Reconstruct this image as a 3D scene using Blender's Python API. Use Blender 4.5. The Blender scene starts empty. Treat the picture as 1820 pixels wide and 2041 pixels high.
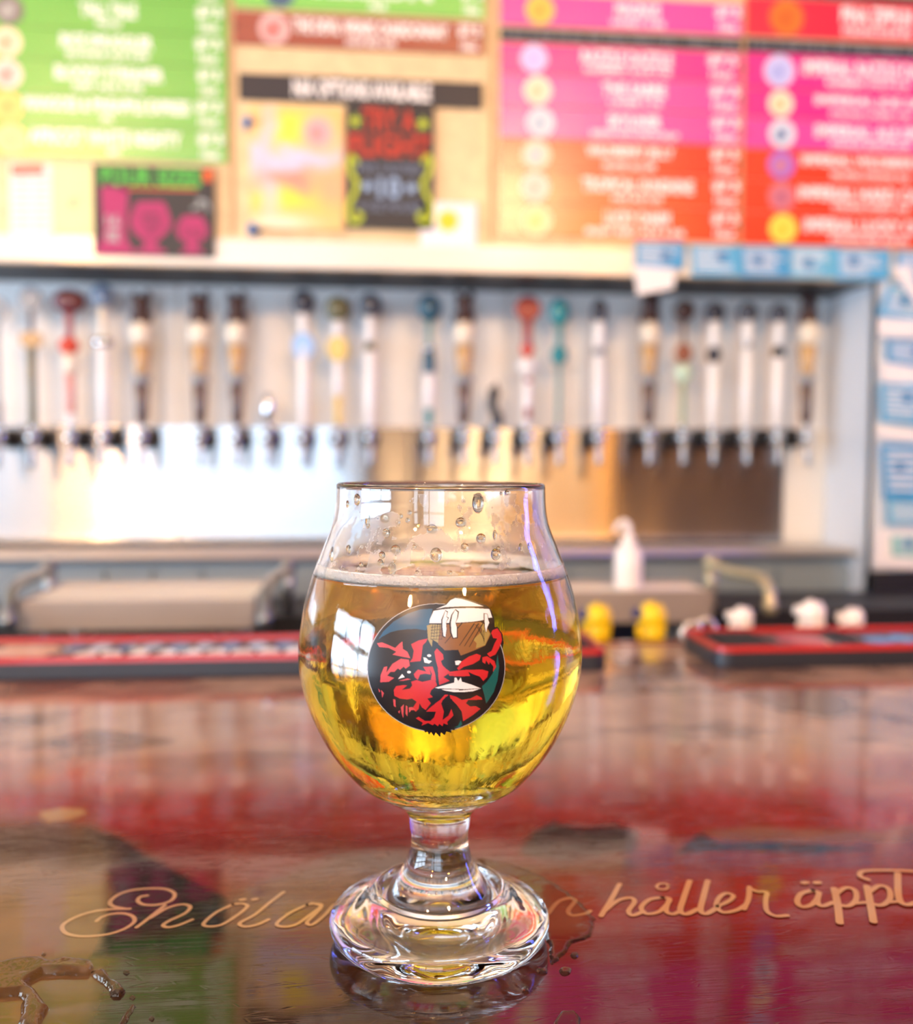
import bpy, math, random
import numpy as np
from mathutils import Vector

S = bpy.context.scene
COL = S.collection
R = math.radians
random.seed(7)

# ---------------------------------------------------------------- camera
F, CX, CY = 1950.0, 910.0, 1020.5
H = 0.155
YAW, PITCH, ROLL = R(5.7), -math.atan((CY - 917) / F), 0.004
CAM = np.array([0.0, 0.0, H])
fw = np.array([math.sin(YAW) * math.cos(PITCH), math.cos(YAW) * math.cos(PITCH), math.sin(PITCH)])
rt0 = np.array([math.cos(YAW), -math.sin(YAW), 0.0])
up0 = np.cross(rt0, fw)
rt = rt0 * math.cos(ROLL) + up0 * math.sin(ROLL)
up = up0 * math.cos(ROLL) - rt0 * math.sin(ROLL)

def ray(px, py):
    return fw * F + rt * (px - CX) + up * (CY - py)
def onY(px, py, Y):
    d = ray(px, py); return CAM + d * (Y / d[1])
def onZ(px, py, z=0.0):
    d = ray(px, py); return CAM + d * ((z - H) / d[2])
def project(P):
    P = np.asarray(P, float) - CAM
    dep = P @ fw
    return CX + F * (P @ rt) / dep, CY - F * (P @ up) / dep, dep

cam = bpy.data.cameras.new('camera'); cam_o = bpy.data.objects.new('camera', cam); COL.objects.link(cam_o)
S.camera = cam_o
from mathutils import Matrix
M = Matrix(((rt[0], up[0], -fw[0], 0), (rt[1], up[1], -fw[1], 0), (rt[2], up[2], -fw[2], H), (0, 0, 0, 1)))
cam_o.matrix_world = M
cam.sensor_fit = 'HORIZONTAL'; cam.sensor_width = 36.0
cam.lens = F / 1820 * 36.0
cam.clip_start = 0.01
cam.dof.use_dof = True
cam.dof.focus_distance = 0.279
cam.dof.aperture_fstop = 8.2

# ---------------------------------------------------------------- view and sampling limits
S.view_settings.view_transform = 'Standard'; S.view_settings.look = 'None'
S.view_settings.exposure = 0.68; S.view_settings.gamma = 1.0
S.view_settings.use_curve_mapping = False
cy = S.cycles
cy.max_bounces = 18; cy.transmission_bounces = 18; cy.glossy_bounces = 6; cy.diffuse_bounces = 3
cy.transparent_max_bounces = 24; cy.caustics_reflective = True; cy.caustics_refractive = True
cy.sample_clamp_indirect = 12.0; cy.blur_glossy = 0.5
cy.use_denoising = True

# ---------------------------------------------------------------- world (daylight outside the windows)
W = bpy.data.worlds.new('world'); S.world = W; W.use_nodes = True
W.node_tree.nodes['Background'].inputs[0].default_value = (0.62, 0.78, 1.0, 1)
W.node_tree.nodes['Background'].inputs[1].default_value = 1.0

# planes of the place
Y_M = 1.444          # menu wall
Y_T = 1.615          # tap wall
Z_FLOOR, Z_CEIL = -1.06, 1.85
X_L, X_R, Y_F = -2.7, 2.9, -3.7

# daylight in the window openings
def window_light(name, loc, rot, sx, sy, power, col):
    l = bpy.data.lights.new(name, 'AREA'); l.shape = 'RECTANGLE'; l.size = sx; l.size_y = sy
    l.energy = power; l.color = col
    o = bpy.data.objects.new(name, l); COL.objects.link(o); o.location = loc; o.rotation_euler = rot
    return o
DAY = (0.60, 0.80, 1.0)
def sill_power(w, h, radiance): return radiance * w * h * math.pi
WX0, WX1, WZ0, WZ1 = -2.6, -0.02, -0.9, 1.7          # window in the wall behind the camera
LY0, LY1, LZ0, LZ1 = -1.3, 0.75, -0.50, 0.62           # window in the left wall
L_WIN = 3.2
window_light('daylight', ((WX0 + WX1) / 2, Y_F - 0.06, (WZ0 + WZ1) / 2), (R(-90), 0, R(180)), WX1 - WX0, WZ1 - WZ0, sill_power(WX1 - WX0, WZ1 - WZ0, L_WIN), DAY)
window_light('daylight', (X_L - 0.06, (LY0 + LY1) / 2, (LZ0 + LZ1) / 2), (0, R(-90), 0), LZ1 - LZ0, LY1 - LY0, sill_power(LY1 - LY0, LZ1 - LZ0, 13.0), DAY)

# ---------------------------------------------------------------- colour and material helpers
def lin(c):
    out = []
    for v in c[:3]:
        v = v / 255.0
        out.append(v / 12.92 if v <= 0.04045 else ((v + 0.055) / 1.055) ** 2.4)
    return tuple(out) + (1.0,)

MATS = {}
def mat(name, col=(200, 200, 200), rough=0.5, metal=0.0, coat=0.0, noise=0.0, nscale=8.0, spec=0.5,
        bump=0.0, bscale=60.0, coat_rough=0.05, aniso=0.0, stretch=None):
    if name in MATS: return MATS[name]
    m = bpy.data.materials.new(name); m.use_nodes = True
    nt = m.node_tree; b = nt.nodes['Principled BSDF']
    b.inputs['Base Color'].default_value = lin(col)
    b.inputs['Roughness'].default_value = rough; b.inputs['Metallic'].default_value = metal
    b.inputs['Coat Weight'].default_value = coat; b.inputs['Coat Roughness'].default_value = coat_rough
    b.inputs['Specular IOR Level'].default_value = spec
    if noise or bump:
        tc = nt.nodes.new('ShaderNodeTexCoord'); mp = nt.nodes.new('ShaderNodeMapping')
        nt.links.new(tc.outputs['Object'], mp.inputs[0])
        if stretch: mp.inputs['Scale'].default_value = stretch
    if noise:
        n = nt.nodes.new('ShaderNodeTexNoise'); n.inputs['Scale'].default_value = nscale
        n.inputs['Detail'].default_value = 5
        nt.links.new(mp.outputs[0], n.inputs['Vector'])
        mx = nt.nodes.new('ShaderNodeMix'); mx.data_type = 'RGBA'
        c = lin(col)
        mx.inputs['A'].default_value = tuple(v * (1 - noise) for v in c[:3]) + (1,)
        mx.inputs['B'].default_value = tuple(min(1, v * (1 + noise)) for v in c[:3]) + (1,)
        nt.links.new(n.outputs['Fac'], mx.inputs['Factor'])
        nt.links.new(mx.outputs['Result'], b.inputs['Base Color'])
    if bump:
        n2 = nt.nodes.new('ShaderNodeTexNoise'); n2.inputs['Scale'].default_value = bscale
        n2.inputs['Detail'].default_value = 4
        nt.links.new(mp.outputs[0], n2.inputs['Vector'])
        bp = nt.nodes.new('ShaderNodeBump'); bp.inputs['Strength'].default_value = bump
        bp.inputs['Distance'].default_value = 0.002
        nt.links.new(n2.outputs['Fac'], bp.inputs['Height'])
        nt.links.new(bp.outputs[0], b.inputs['Normal'])
    if aniso:
        b.inputs['Anisotropic'].default_value = aniso
        tg = nt.nodes.new('ShaderNodeTangent'); tg.direction_type = 'RADIAL'; tg.axis = 'Y'
    MATS[name] = m
    return m

def emit(name, col, strength):
    m = bpy.data.materials.new(name); m.use_nodes = True
    nt = m.node_tree; nt.nodes.clear()
    e = nt.nodes.new('ShaderNodeEmission'); o = nt.nodes.new('ShaderNodeOutputMaterial')
    e.inputs[0].default_value = lin(col); e.inputs[1].default_value = strength
    nt.links.new(e.outputs[0], o.inputs[0])
    return m

def attr_mat(name, rough=0.4, coat=0.0, coat_rough=0.03, scratches=False):
    m = bpy.data.materials.new(name); m.use_nodes = True
    nt = m.node_tree; b = nt.nodes['Principled BSDF']
    a = nt.nodes.new('ShaderNodeAttribute'); a.attribute_name = 'print'
    nt.links.new(a.outputs['Color'], b.inputs['Base Color'])
    b.inputs['Roughness'].default_value = rough
    b.inputs['Coat Weight'].default_value = coat; b.inputs['Coat Roughness'].default_value = coat_rough
    return m

# ---------------------------------------------------------------- mesh helpers
class MB:
    def __init__(s): s.v = []; s.f = []; s.smooth = []
    def add(s, vs, fs, smooth=False):
        n = len(s.v); s.v += [tuple(map(float, p)) for p in vs]
        for f in fs:
            s.f.append(tuple(i + n for i in f)); s.smooth.append(smooth)
    def box(s, x0, x1, y0, y1, z0, z1, bev=0.0):
        if bev <= 0:
            vs = [(x, y, z) for x in (x0, x1) for y in (y0, y1) for z in (z0, z1)]
            s.add(vs, [(0, 1, 3, 2), (4, 6, 7, 5), (0, 4, 5, 1), (2, 3, 7, 6), (0, 2, 6, 4), (1, 5, 7, 3)])
        else:
            # chamfered in XZ outline, straight along Y
            b = bev
            o = [(x0 + b, z0), (x1 - b, z0), (x1, z0 + b), (x1, z1 - b), (x1 - b, z1), (x0 + b, z1), (x0, z1 - b), (x0, z0 + b)]
            s.prism(o, y0, y1, 'Y')
    def prism(s, poly, a0, a1, axis='Y', smooth=False):
        n = len(poly)
        if axis == 'Y': mk = lambda p, a: (p[0], a, p[1])
        elif axis == 'Z': mk = lambda p, a: (p[0], p[1], a)
        else: mk = lambda p, a: (a, p[0], p[1])
        vs = [mk(p, a0) for p in poly] + [mk(p, a1) for p in poly]
        fs = [tuple(range(n)), tuple(range(2 * n - 1, n - 1, -1))]
        fs += [(i, (i + 1) % n + 0, (i + 1) % n + n, i + n)[::-1] for i in range(n)]
        s.add(vs, fs, smooth)
    def lathe(s, prof, seg=24, c=(0, 0, 0), axis='Z', smooth=True, sx=1.0, sy=1.0, cap=True):
        vs = []; fs = []
        for (r, h) in prof:
            for k in range(seg):
                t = 2 * math.pi * k / seg
                a, b = r * math.cos(t) * sx, r * math.sin(t) * sy
                if axis == 'Z': p = (a, b, h)
                elif axis == 'Y': p = (a, h, b)
                else: p = (h, a, b)
                vs.append((p[0] + c[0], p[1] + c[1], p[2] + c[2]))
        for i in range(len(prof) - 1):
            for k in range(seg):
                k2 = (k + 1) % seg
                fs.append((i * seg + k, i * seg + k2, (i + 1) * seg + k2, (i + 1) * seg + k))
        if cap:
            if prof[0][0] > 1e-6: fs.append(tuple(range(seg))[::-1])
            if prof[-1][0] > 1e-6: fs.append(tuple(range((len(prof) - 1) * seg, len(prof) * seg)))
        s.add(vs, fs, smooth)
    def ball(s, c, rx, ry, rz, seg=20, rings=12):
        prof = [(math.sin(math.pi * i / rings), -math.cos(math.pi * i / rings)) for i in range(rings + 1)]
        vs = []; fs = []
        for (r, h) in prof:
            for k in range(seg):
                t = 2 * math.pi * k / seg
                vs.append((c[0] + rx * r * math.cos(t), c[1] + ry * r * math.sin(t), c[2] + rz * h))
        for i in range(rings):
            for k in range(seg):
                k2 = (k + 1) % seg
                fs.append((i * seg + k, i * seg + k2, (i + 1) * seg + k2, (i + 1) * seg + k))
        s.add(vs, fs, True)
    def tube(s, pts, r, seg=12, caps=True):
        pts = [np.array(p, float) for p in pts]
        rr = r if isinstance(r, (list, tuple)) else [r] * len(pts)
        vs = []; fs = []; ref = None
        for i, p in enumerate(pts):
            t = pts[min(i + 1, len(pts) - 1)] - pts[max(i - 1, 0)]; t /= np.linalg.norm(t) + 1e-12
            if ref is None:
                ref = np.array([0, 0, 1.0]) if abs(t[2]) < 0.9 else np.array([1.0, 0, 0])
            u = np.cross(t, ref); u /= np.linalg.norm(u) + 1e-12
            w = np.cross(u, t); ref = w
            for k in range(seg):
                a = 2 * math.pi * k / seg
                vs.append(p + rr[i] * (u * math.cos(a) + w * math.sin(a)))
        for i in range(len(pts) - 1):
            for k in range(seg):
                k2 = (k + 1) % seg
                fs.append((i * seg + k, (i + 1) * seg + k, (i + 1) * seg + k2, i * seg + k2))
        if caps:
            fs.append(tuple(range(seg))); fs.append(tuple(range((len(pts) - 1) * seg, len(pts) * seg))[::-1])
        s.add(vs, fs, True)
    def ribbon(s, pts, w, nrm):
        # flat stroke of width w following 3-D points on a plane with normal nrm
        pts = [np.array(p, float) for p in pts]; nrm = np.array(nrm, float)
        vs = []; fs = []
        for i, p in enumerate(pts):
            t = pts[min(i + 1, len(pts) - 1)] - pts[max(i - 1, 0)]; t /= np.linalg.norm(t) + 1e-12
            u = np.cross(nrm, t)
            vs += [p - u * w / 2, p + u * w / 2]
        for i in range(len(pts) - 1):
            fs.append((2 * i, 2 * i + 2, 2 * i + 3, 2 * i + 1))
        for e, sg in ((0, -1), (len(pts) - 1, 1)):
            q = pts[e]; t = (pts[min(e + 1, len(pts) - 1)] - pts[max(e - 1, 0)]); t /= np.linalg.norm(t) + 1e-12
            u = np.cross(nrm, t); n0 = len(vs); m = 8
            vs.append(q)
            for k in range(m + 1):
                a = math.pi * k / m
                vs.append(q + w / 2 * (-u * math.cos(a) + sg * t * math.sin(a)))
            for k in range(m): fs.append((n0, n0 + 1 + k, n0 + 2 + k) if sg > 0 else (n0, n0 + 2 + k, n0 + 1 + k))
        s.add(vs, fs)
    def build(s, name, m, parent=None, fix=False):
        me = bpy.data.meshes.new(name); me.from_pydata(s.v, [], s.f)
        me.polygons.foreach_set('use_smooth', s.smooth)
        if isinstance(m, (list, tuple)):
            for x in m: me.materials.append(x)
        else: me.materials.append(m)
        if fix:
            import bmesh
            bm = bmesh.new(); bm.from_mesh(me); bmesh.ops.recalc_face_normals(bm, faces=bm.faces); bm.to_mesh(me); bm.free()
        me.update()
        o = bpy.data.objects.new(name, me); COL.objects.link(o)
        if parent is not None:
            o.parent = parent
            L = parent_world(parent)
            o.location = (-L[0], -L[1], -L[2])
        return o

def parent_world(p):
    L = np.array(p.location)
    while p.parent is not None:
        p = p.parent; L = L + np.array(p.location)
    return L

def tag(o, label=None, cat=None, group=None, kind=None):
    if label: o['label'] = label
    if cat: o['category'] = cat
    if group: o['group'] = group
    if kind: o['kind'] = kind
    return o
def empty(name, loc, label=None, cat=None, group=None):
    o = bpy.data.objects.new(name, None); COL.objects.link(o); o.location = tuple(map(float, loc))
    o.empty_display_size = 0.02
    return tag(o, label, cat, group)
def rootify(o, loc):
    """put the origin of a one-mesh thing at its base"""
    d = Vector(tuple(map(float, loc)))
    o.data.transform(Matrix.Translation(-d)); o.location = d
    return o

def catmull(P, n=8, closed=False):
    P = [np.array(p, float) for p in P]; out = []
    N = len(P)
    for i in range(N if closed else N - 1):
        p0 = P[(i - 1) % N] if closed or i > 0 else 2 * P[0] - P[1]
        p1 = P[i]; p2 = P[(i + 1) % N]
        p3 = P[(i + 2) % N] if closed or i + 2 < N else 2 * P[-1] - P[-2]
        for k in range(n):
            t = k / n
            out.append(0.5 * (2 * p1 + (p2 - p0) * t + (2 * p0 - 5 * p1 + 4 * p2 - p3) * t * t + (3 * p1 - p0 - 3 * p2 + p3) * t ** 3))
    if not closed: out.append(P[-1])
    return out

def text_mesh(txt, x0, x1, z0, z1, y, name, m, parent, align=True, shear=0.0):
    """lettering facing the camera on the plane Y=y, fitted to the box"""
    c = bpy.data.curves.new('t', 'FONT'); c.body = txt; c.size = 1.0; c.resolution_u = 2; c.offset = 0.035; c.shear = shear
    o = bpy.data.objects.new('t', c); COL.objects.link(o)
    dg = bpy.context.evaluated_depsgraph_get(); dg.update()
    me = bpy.data.meshes.new_from_object(o.evaluated_get(dg))
    bpy.data.objects.remove(o); bpy.data.curves.remove(c)
    n = len(me.vertices); co = np.empty(n * 3); me.vertices.foreach_get('co', co); co = co.reshape(-1, 3)
    mn, mx_ = co.min(0), co.max(0)
    out = np.empty_like(co)
    out[:, 0] = x0 + (co[:, 0] - mn[0]) / (mx_[0] - mn[0]) * (x1 - x0)
    out[:, 2] = z0 + (co[:, 1] - mn[1]) / (mx_[1] - mn[1]) * (z1 - z0)
    out[:, 1] = y
    me.vertices.foreach_set('co', out.ravel()); me.materials.clear(); me.materials.append(m); me.name = name
    me.update()
    o = bpy.data.objects.new(name, me); COL.objects.link(o)
    if parent is not None:
        o.parent = parent; L = parent_world(parent); o.location = (-L[0], -L[1], -L[2])
    return o

# value noise in numpy (for prints and liquid outlines)
_rng = np.random.default_rng(3); _T = _rng.random((256, 256))
def vnoise(x, y):
    xi = np.floor(x).astype(int); yi = np.floor(y).astype(int); fx = x - xi; fy = y - yi
    fx = fx * fx * (3 - 2 * fx); fy = fy * fy * (3 - 2 * fy)
    g = lambda a, b: _T[a & 255, b & 255]
    return (g(xi, yi) * (1 - fx) + g(xi + 1, yi) * fx) * (1 - fy) + (g(xi, yi + 1) * (1 - fx) + g(xi + 1, yi + 1) * fx) * fy
def fbm(x, y, o=4):
    s = 0; a = 0.5; t = 0
    for i in range(o):
        s = s + a * vnoise(x * 2 ** i + 17 * i, y * 2 ** i + 5 * i); t += a; a *= 0.5
    return s / t
def inpoly(x, y, poly):
    r = np.zeros(x.shape, bool); n = len(poly); j = n - 1
    for i in range(n):
        xi, yi = poly[i]; xj, yj = poly[j]
        if yi != yj:
            c = ((yi > y) != (yj > y)) & (x < (xj - xi) * (y - yi) / (yj - yi) + xi)
            r ^= c
        j = i
    return r
def polydist(x, y, poly):
    """distance to the outline, positive inside"""
    d = np.full(x.shape, 1e9); n = len(poly)
    for i in range(n):
        ax, ay = poly[i - 1]; bx, by = poly[i]
        ex, ey = bx - ax, by - ay
        t = np.clip(((x - ax) * ex + (y - ay) * ey) / (ex * ex + ey * ey + 1e-18), 0, 1)
        d = np.minimum(d, np.hypot(x - ax - t * ex, y - ay - t * ey))
    return np.where(inpoly(x, y, poly), d, -d)

# ================================================================= THE ROOM
M_floor = mat('floor_concrete', (150, 146, 142), 0.5, noise=0.2)
M_ceil = mat('ceiling_paint', (196, 192, 188), 0.8, noise=0.1)
M_wallr = mat('brown_wall', (96, 74, 58), 0.7, noise=0.15)
M_walll = mat('side_wall', (206, 206, 206), 0.7, noise=0.1)
M_frame = mat('window_frame', (40, 38, 38), 0.4)

def structure(name, mb, m, **k):
    o = mb.build(name, m); o['kind'] = 'structure'; return o
b = MB(); b.box(X_L - .1, X_R + .1, Y_F - .1, Y_T + .1, Z_FLOOR - .05, Z_FLOOR); structure('floor', b, M_floor)
b = MB(); b.box(X_L - .1, X_R + .1, Y_F - .1, Y_T + .1, Z_CEIL, Z_CEIL + .05); structure('ceiling', b, M_ceil)
b = MB(); b.box(X_R, X_R + .1, Y_F, Y_T + .02, Z_FLOOR, Z_CEIL); structure('wall_right', b, M_wallr)

# front wall (behind the camera) with one wide window, left wall with one window
b = MB()
b.box(X_L, WX0, Y_F - .1, Y_F, Z_FLOOR, Z_CEIL); b.box(WX1, X_R, Y_F - .1, Y_F, Z_FLOOR, Z_CEIL)
b.box(WX0, WX1, Y_F - .1, Y_F, Z_FLOOR, WZ0); b.box(WX0, WX1, Y_F - .1, Y_F, WZ1, Z_CEIL)
structure('wall_front', b, M_wallr)
b = MB()
for x in (WX0 + .03, -1.95, -1.2, WX1 - .03): b.box(x - (.26 if x == -1.95 else .03), x + (.26 if x == -1.95 else .03), Y_F, Y_F + .04, WZ0, WZ1)  # wide pier added to put a dark band into the steel's reflection
for z in (WZ0 + .03, .9, WZ1 - .03): b.box(WX0, WX1, Y_F, Y_F + .035, z - .03, z + .03)
structure('window_1', b, M_frame)
b = MB()
b.box(X_L - .1, X_L, Y_F, LY0, Z_FLOOR, Z_CEIL); b.box(X_L - .1, X_L, LY1, Y_T + .02, Z_FLOOR, Z_CEIL)
b.box(X_L - .1, X_L, LY0, LY1, Z_FLOOR, LZ0); b.box(X_L - .1, X_L, LY0, LY1, LZ1, Z_CEIL)
structure('wall_left', b, M_walll)
b = MB()
for y in (LY0 + .03, -.62, .06, LY1 - .03): b.box(X_L, X_L + .04, y - .03, y + .03, LZ0, LZ1)
for z in (LZ0 + .03, .2, LZ1 - .03): b.box(X_L, X_L + .035, LY0, LY1, z - .03, z + .03)
structure('window_2', b, M_frame)

# pendant lamps with warm bulbs hanging behind the camera
M_bulb = emit('warm_bulb_glow', (255, 208, 150), 420)
M_shade = mat('lamp_socket', (40, 36, 32), 0.4, metal=0.6)
def mirrored(px, py, Ylamp):
    d = ray(px, py); t = (2 * Y_M - Ylamp) / d[1]
    return (d[0] * t, Ylamp, H + d[2] * t)
def pendant(loc, label, r=0.065, m=M_bulb):
    o = empty('pendant_lamp', (loc[0], loc[1], Z_CEIL), label, 'lamp', 'bare bulb pendants behind the viewer')
    b = MB(); b.ball(loc, r, r, r * 1.15); b.build('bulb', m, o)
    b = MB(); b.lathe([(.02, loc[2] + r), (.024, loc[2] + r + .05), (.008, loc[2] + r + .07)], 16, (loc[0], loc[1], 0)); b.build('socket', M_shade, o)
    b = MB(); b.tube([(loc[0], loc[1], loc[2] + r + .06), (loc[0], loc[1], Z_CEIL)], .004, 8); b.build('cable', M_shade, o)
for (px, py, yl, lab) in ((1005, 415, -1.9, 'warm bare bulb pendant lamp hanging behind the viewer on the right'),
                          (140, 420, -1.9, 'warm bare bulb pendant lamp hanging behind the viewer on the left')):
    pendant(mirrored(px, py, yl), lab)
M_amber = emit('amber_bulb_glow', (255, 158, 40), 620)
for (px, py, lab) in ((164, 500, 'small amber pendant lamp behind the viewer, far left'), (1196, 500, 'small amber pendant lamp behind the viewer, far right')):
    pendant(mirrored(px, py, -2.3), lab, .036, M_amber)

# violet-blue neon tubes on the right wall, seen only as a streak in the beer glass
M_neonblue = emit('violet_neon_glow', (84, 104, 255), 30)
nz0, nz1 = .12, 1.45
neon = empty('neon_sign', (X_R, .8, nz0), 'violet blue neon tubes on the right wall reflected in the glass', 'neon sign')
b = MB(); b.box(X_R - .02, X_R, .66, .94, nz0 - .04, nz1 + .04); b.build('backing', M_frame, neon)
for yy in (.72, .80, .88):
    b = MB(); b.tube([(X_R - .04, yy, nz0), (X_R - .04, yy, nz1)], .020, 10); b.build('tube', M_neonblue, neon)

# ================================================================= MENU WALL, SHELF, TAP ALCOVE
Zs = onY(910, 541, Y_M)[2]                      # underside of the shelf edge
X_S = onY(1642, 800, Y_T)[0]                    # right side of the alcove
M_osb = mat('chipboard', (222, 196, 150), 0.45, noise=0.35, nscale=45, coat=0.3, coat_rough=0.25)
M_trim = mat('cream_trim', (232, 224, 208), 0.3, coat=0.5, coat_rough=0.15, noise=0.08)
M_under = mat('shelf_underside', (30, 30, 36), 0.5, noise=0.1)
M_board = mat('white_washed_board', (232, 231, 230), 0.55, noise=0.12, nscale=14, bump=0.3)
M_side = mat('alcove_side_paint', (226, 232, 240), 0.4, noise=0.06, coat=0.3)
M_dark = mat('dark_cabinet', (26, 28, 34), 0.5)

b = MB(); b.box(X_L, X_R, Y_M, Y_M + .02, Zs, Z_CEIL); structure('wall_back', b, M_osb)
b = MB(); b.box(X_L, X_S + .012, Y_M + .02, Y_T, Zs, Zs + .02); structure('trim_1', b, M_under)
b = MB(); b.box(X_L, X_R, Y_T, Y_T + .02, Z_FLOOR, Zs + .02); structure('wall_taps', b, M_board)
b = MB(); b.box(X_S, X_S + .012, Y_M + .004, Y_T, Z_FLOOR, Zs); structure('wall_side', b, M_side)
Zj = onY(1780, 1137, Y_M)[2]
b = MB(); b.box(X_S, X_R, Y_M, Y_M + .02, Zj, Zs); structure('trim_2', b, M_side)
b = MB(); b.box(X_S, X_R, Y_M - .01, Y_M + .02, Z_FLOOR, Zj); structure('trim_3', b, M_dark)
# front strip of the shelf
z1 = onY(700, 485, Y_M)[2]
b = MB(); b.box(X_L, X_R, Y_M - .006, Y_M, Zs - .001, z1); structure('trim_4', b, M_trim)

# white-washed vertical boards of the tap wall (joints)
pl_x = [-2.2, -1.6, -1.1] + [onY(p, 750, Y_T)[0] for p in (-140, 358, 700, 1008, 1310, 1640)]
zt0, zt1 = onY(900, 858, Y_T)[2], Zs
tw = bpy.data.objects['wall_taps']
for i in range(len(pl_x) - 1):
    b = MB(); b.box(pl_x[i] + .0012, pl_x[i + 1] - .0012, Y_T - .008, Y_T, zt0, zt1, 0.001)
    b.build('board_panel', M_board, tw)

# ---------------------------------------------------------------- stainless backsplash and ledge
def brushed(name, col, r):
    m = bpy.data.materials.new(name); m.use_nodes = True
    nt = m.node_tree; bs = nt.nodes['Principled BSDF']
    bs.inputs['Base Color'].default_value = lin(col); bs.inputs['Metallic'].default_value = 1.0
    bs.inputs['Roughness'].default_value = r
    bs.inputs['Anisotropic'].default_value = 0.92
    tc = nt.nodes.new('ShaderNodeCombineXYZ'); tc.inputs[2].default_value = 1.0
    nt.links.new(tc.outputs[0], bs.inputs['Tangent'])
    g = nt.nodes.new('ShaderNodeTexCoord'); mp = nt.nodes.new('ShaderNodeMapping'); mp.inputs['Scale'].default_value = (5.0, 3.0, 1.6)
    n = nt.nodes.new('ShaderNodeTexNoise'); n.inputs['Scale'].default_value = 1.0; n.inputs['Detail'].default_value = 1
    nt.links.new(g.outputs['Object'], mp.inputs[0]); nt.links.new(mp.outputs[0], n.inputs['Vector'])
    bp = nt.nodes.new('ShaderNodeBump'); bp.inputs['Strength'].default_value = 1.0; bp.inputs['Distance'].default_value = 0.010
    nt.links.new(n.outputs['Fac'], bp.inputs['Height']); nt.links.new(bp.outputs[0], bs.inputs['Normal'])
    MATS[name] = m
    return m
M_steel = brushed('brushed_steel', (184, 182, 182), 0.26)
M_steel2 = mat('dull_steel', (158, 166, 176), 0.34, metal=1.0, noise=0.1)
M_ledge = mat('pale_ledge_steel', (214, 208, 200), 0.4, metal=0.35, noise=0.08)
M_chrome = mat('chrome', (225, 228, 232), 0.08, metal=1.0)
M_spout = mat('dull_spout_steel', (150, 152, 156), 0.3, metal=1.0)
M_black = mat('black_rubber', (22, 22, 26), 0.5)

bs_root = empty('steel_backsplash', (0, Y_T, 0), 'brushed stainless backsplash with drip ledge running below the row of taps', 'backsplash')
edges = [-1.2] + [onY(p, 950, Y_T - .01)[0] for p in (356, 815, 1224, 1562)]
z_led = onY(900, 1084, Y_T)[2]
Y_LED = 1.49
edges = [-2.4] + edges[1:]
for i in range(4):
    x0, x1 = edges[i] + .001, edges[i + 1] - .001
    b = MB()
    # flat sheet that curves forward at the foot
    prof = [(Y_T - .010, zt0 + .004)]
    for k in range(9):
        t = k / 8 * math.pi / 2
        rr = .018
        prof.append((Y_T - .010 - rr + rr * math.cos(t), z_led + rr - rr * math.sin(t)))
    NX = 14
    front = []; back = []
    for (y, z) in prof:
        for j in range(NX + 1):
            front.append((x0 + (x1 - x0) * j / NX, y, z)); back.append((x0 + (x1 - x0) * j / NX, y + .0015, z - .0015))
    q1 = [(k * (NX + 1) + j, (k + 1) * (NX + 1) + j, (k + 1) * (NX + 1) + j + 1, k * (NX + 1) + j + 1) for k in range(len(prof) - 1) for j in range(NX)]
    b.add(front, q1, True); b.add(back, [f[::-1] for f in q1], True)
    for e in (0, NX):
        ids = [k * (NX + 1) + e for k in range(len(prof))]
        b.add([front[t] for t in ids] + [back[t] for t in ids[::-1]], [tuple(range(2 * len(ids)))])
    b.add([front[0], front[NX], back[NX], back[0]], [(0, 1, 2, 3)])
    o = b.build('steel_panel', M_steel, bs_root)
# pale end panel at the right
b = MB(); b.box(edges[-1] + .001, X_S - .001, Y_T - .012, Y_T - .008, z_led, zt0 + .004, .001)
b.build('end_panel', mat('pale_end_panel', (222, 218, 210), 0.4, noise=.05), bs_root)['label'] = 'pale plain end panel'
b = MB(); b.box(-2.4, X_S + .035, Y_LED, Y_T - .029, z_led - .012, z_led, 0.0)
b.build('ledge', M_ledge, bs_root)
b = MB(); b.tube([(-2.4, Y_LED, z_led - .006), (X_S + .035, Y_LED, z_led - .006)], .0065, 10)
b.build('ledge_lip', M_ledge, bs_root)

# ================================================================= BACK BAR BELOW THE TAPS
M_bluesteel = mat('blueish_steel_front', (140, 156, 168), 0.4, metal=0.25, noise=0.15)
cab = empty('back_bar_cabinet', (0, Y_LED, Z_FLOOR), 'blue grey steel cabinet under the tap ledge with vertical door fronts', 'cabinet')
b = MB(); b.box(-2.4, X_S + .01, Y_LED + .03, Y_T - .001, Z_FLOOR, z_led - .013); b.build('body', M_bluesteel, cab)
xs = [onY(p, 1140, Y_LED)[0] for p in (-400, -160, 100, 205, 300, 400, 560, 1140, 1290, 1560, 1750)]
for i in range(len(xs) - 1):
    b = MB(); b.box(xs[i] + .003, xs[i + 1] - .003, Y_LED + .02, Y_LED + .03, -.40, z_led - .03, .003); b.build('door', M_bluesteel, cab)

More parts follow.
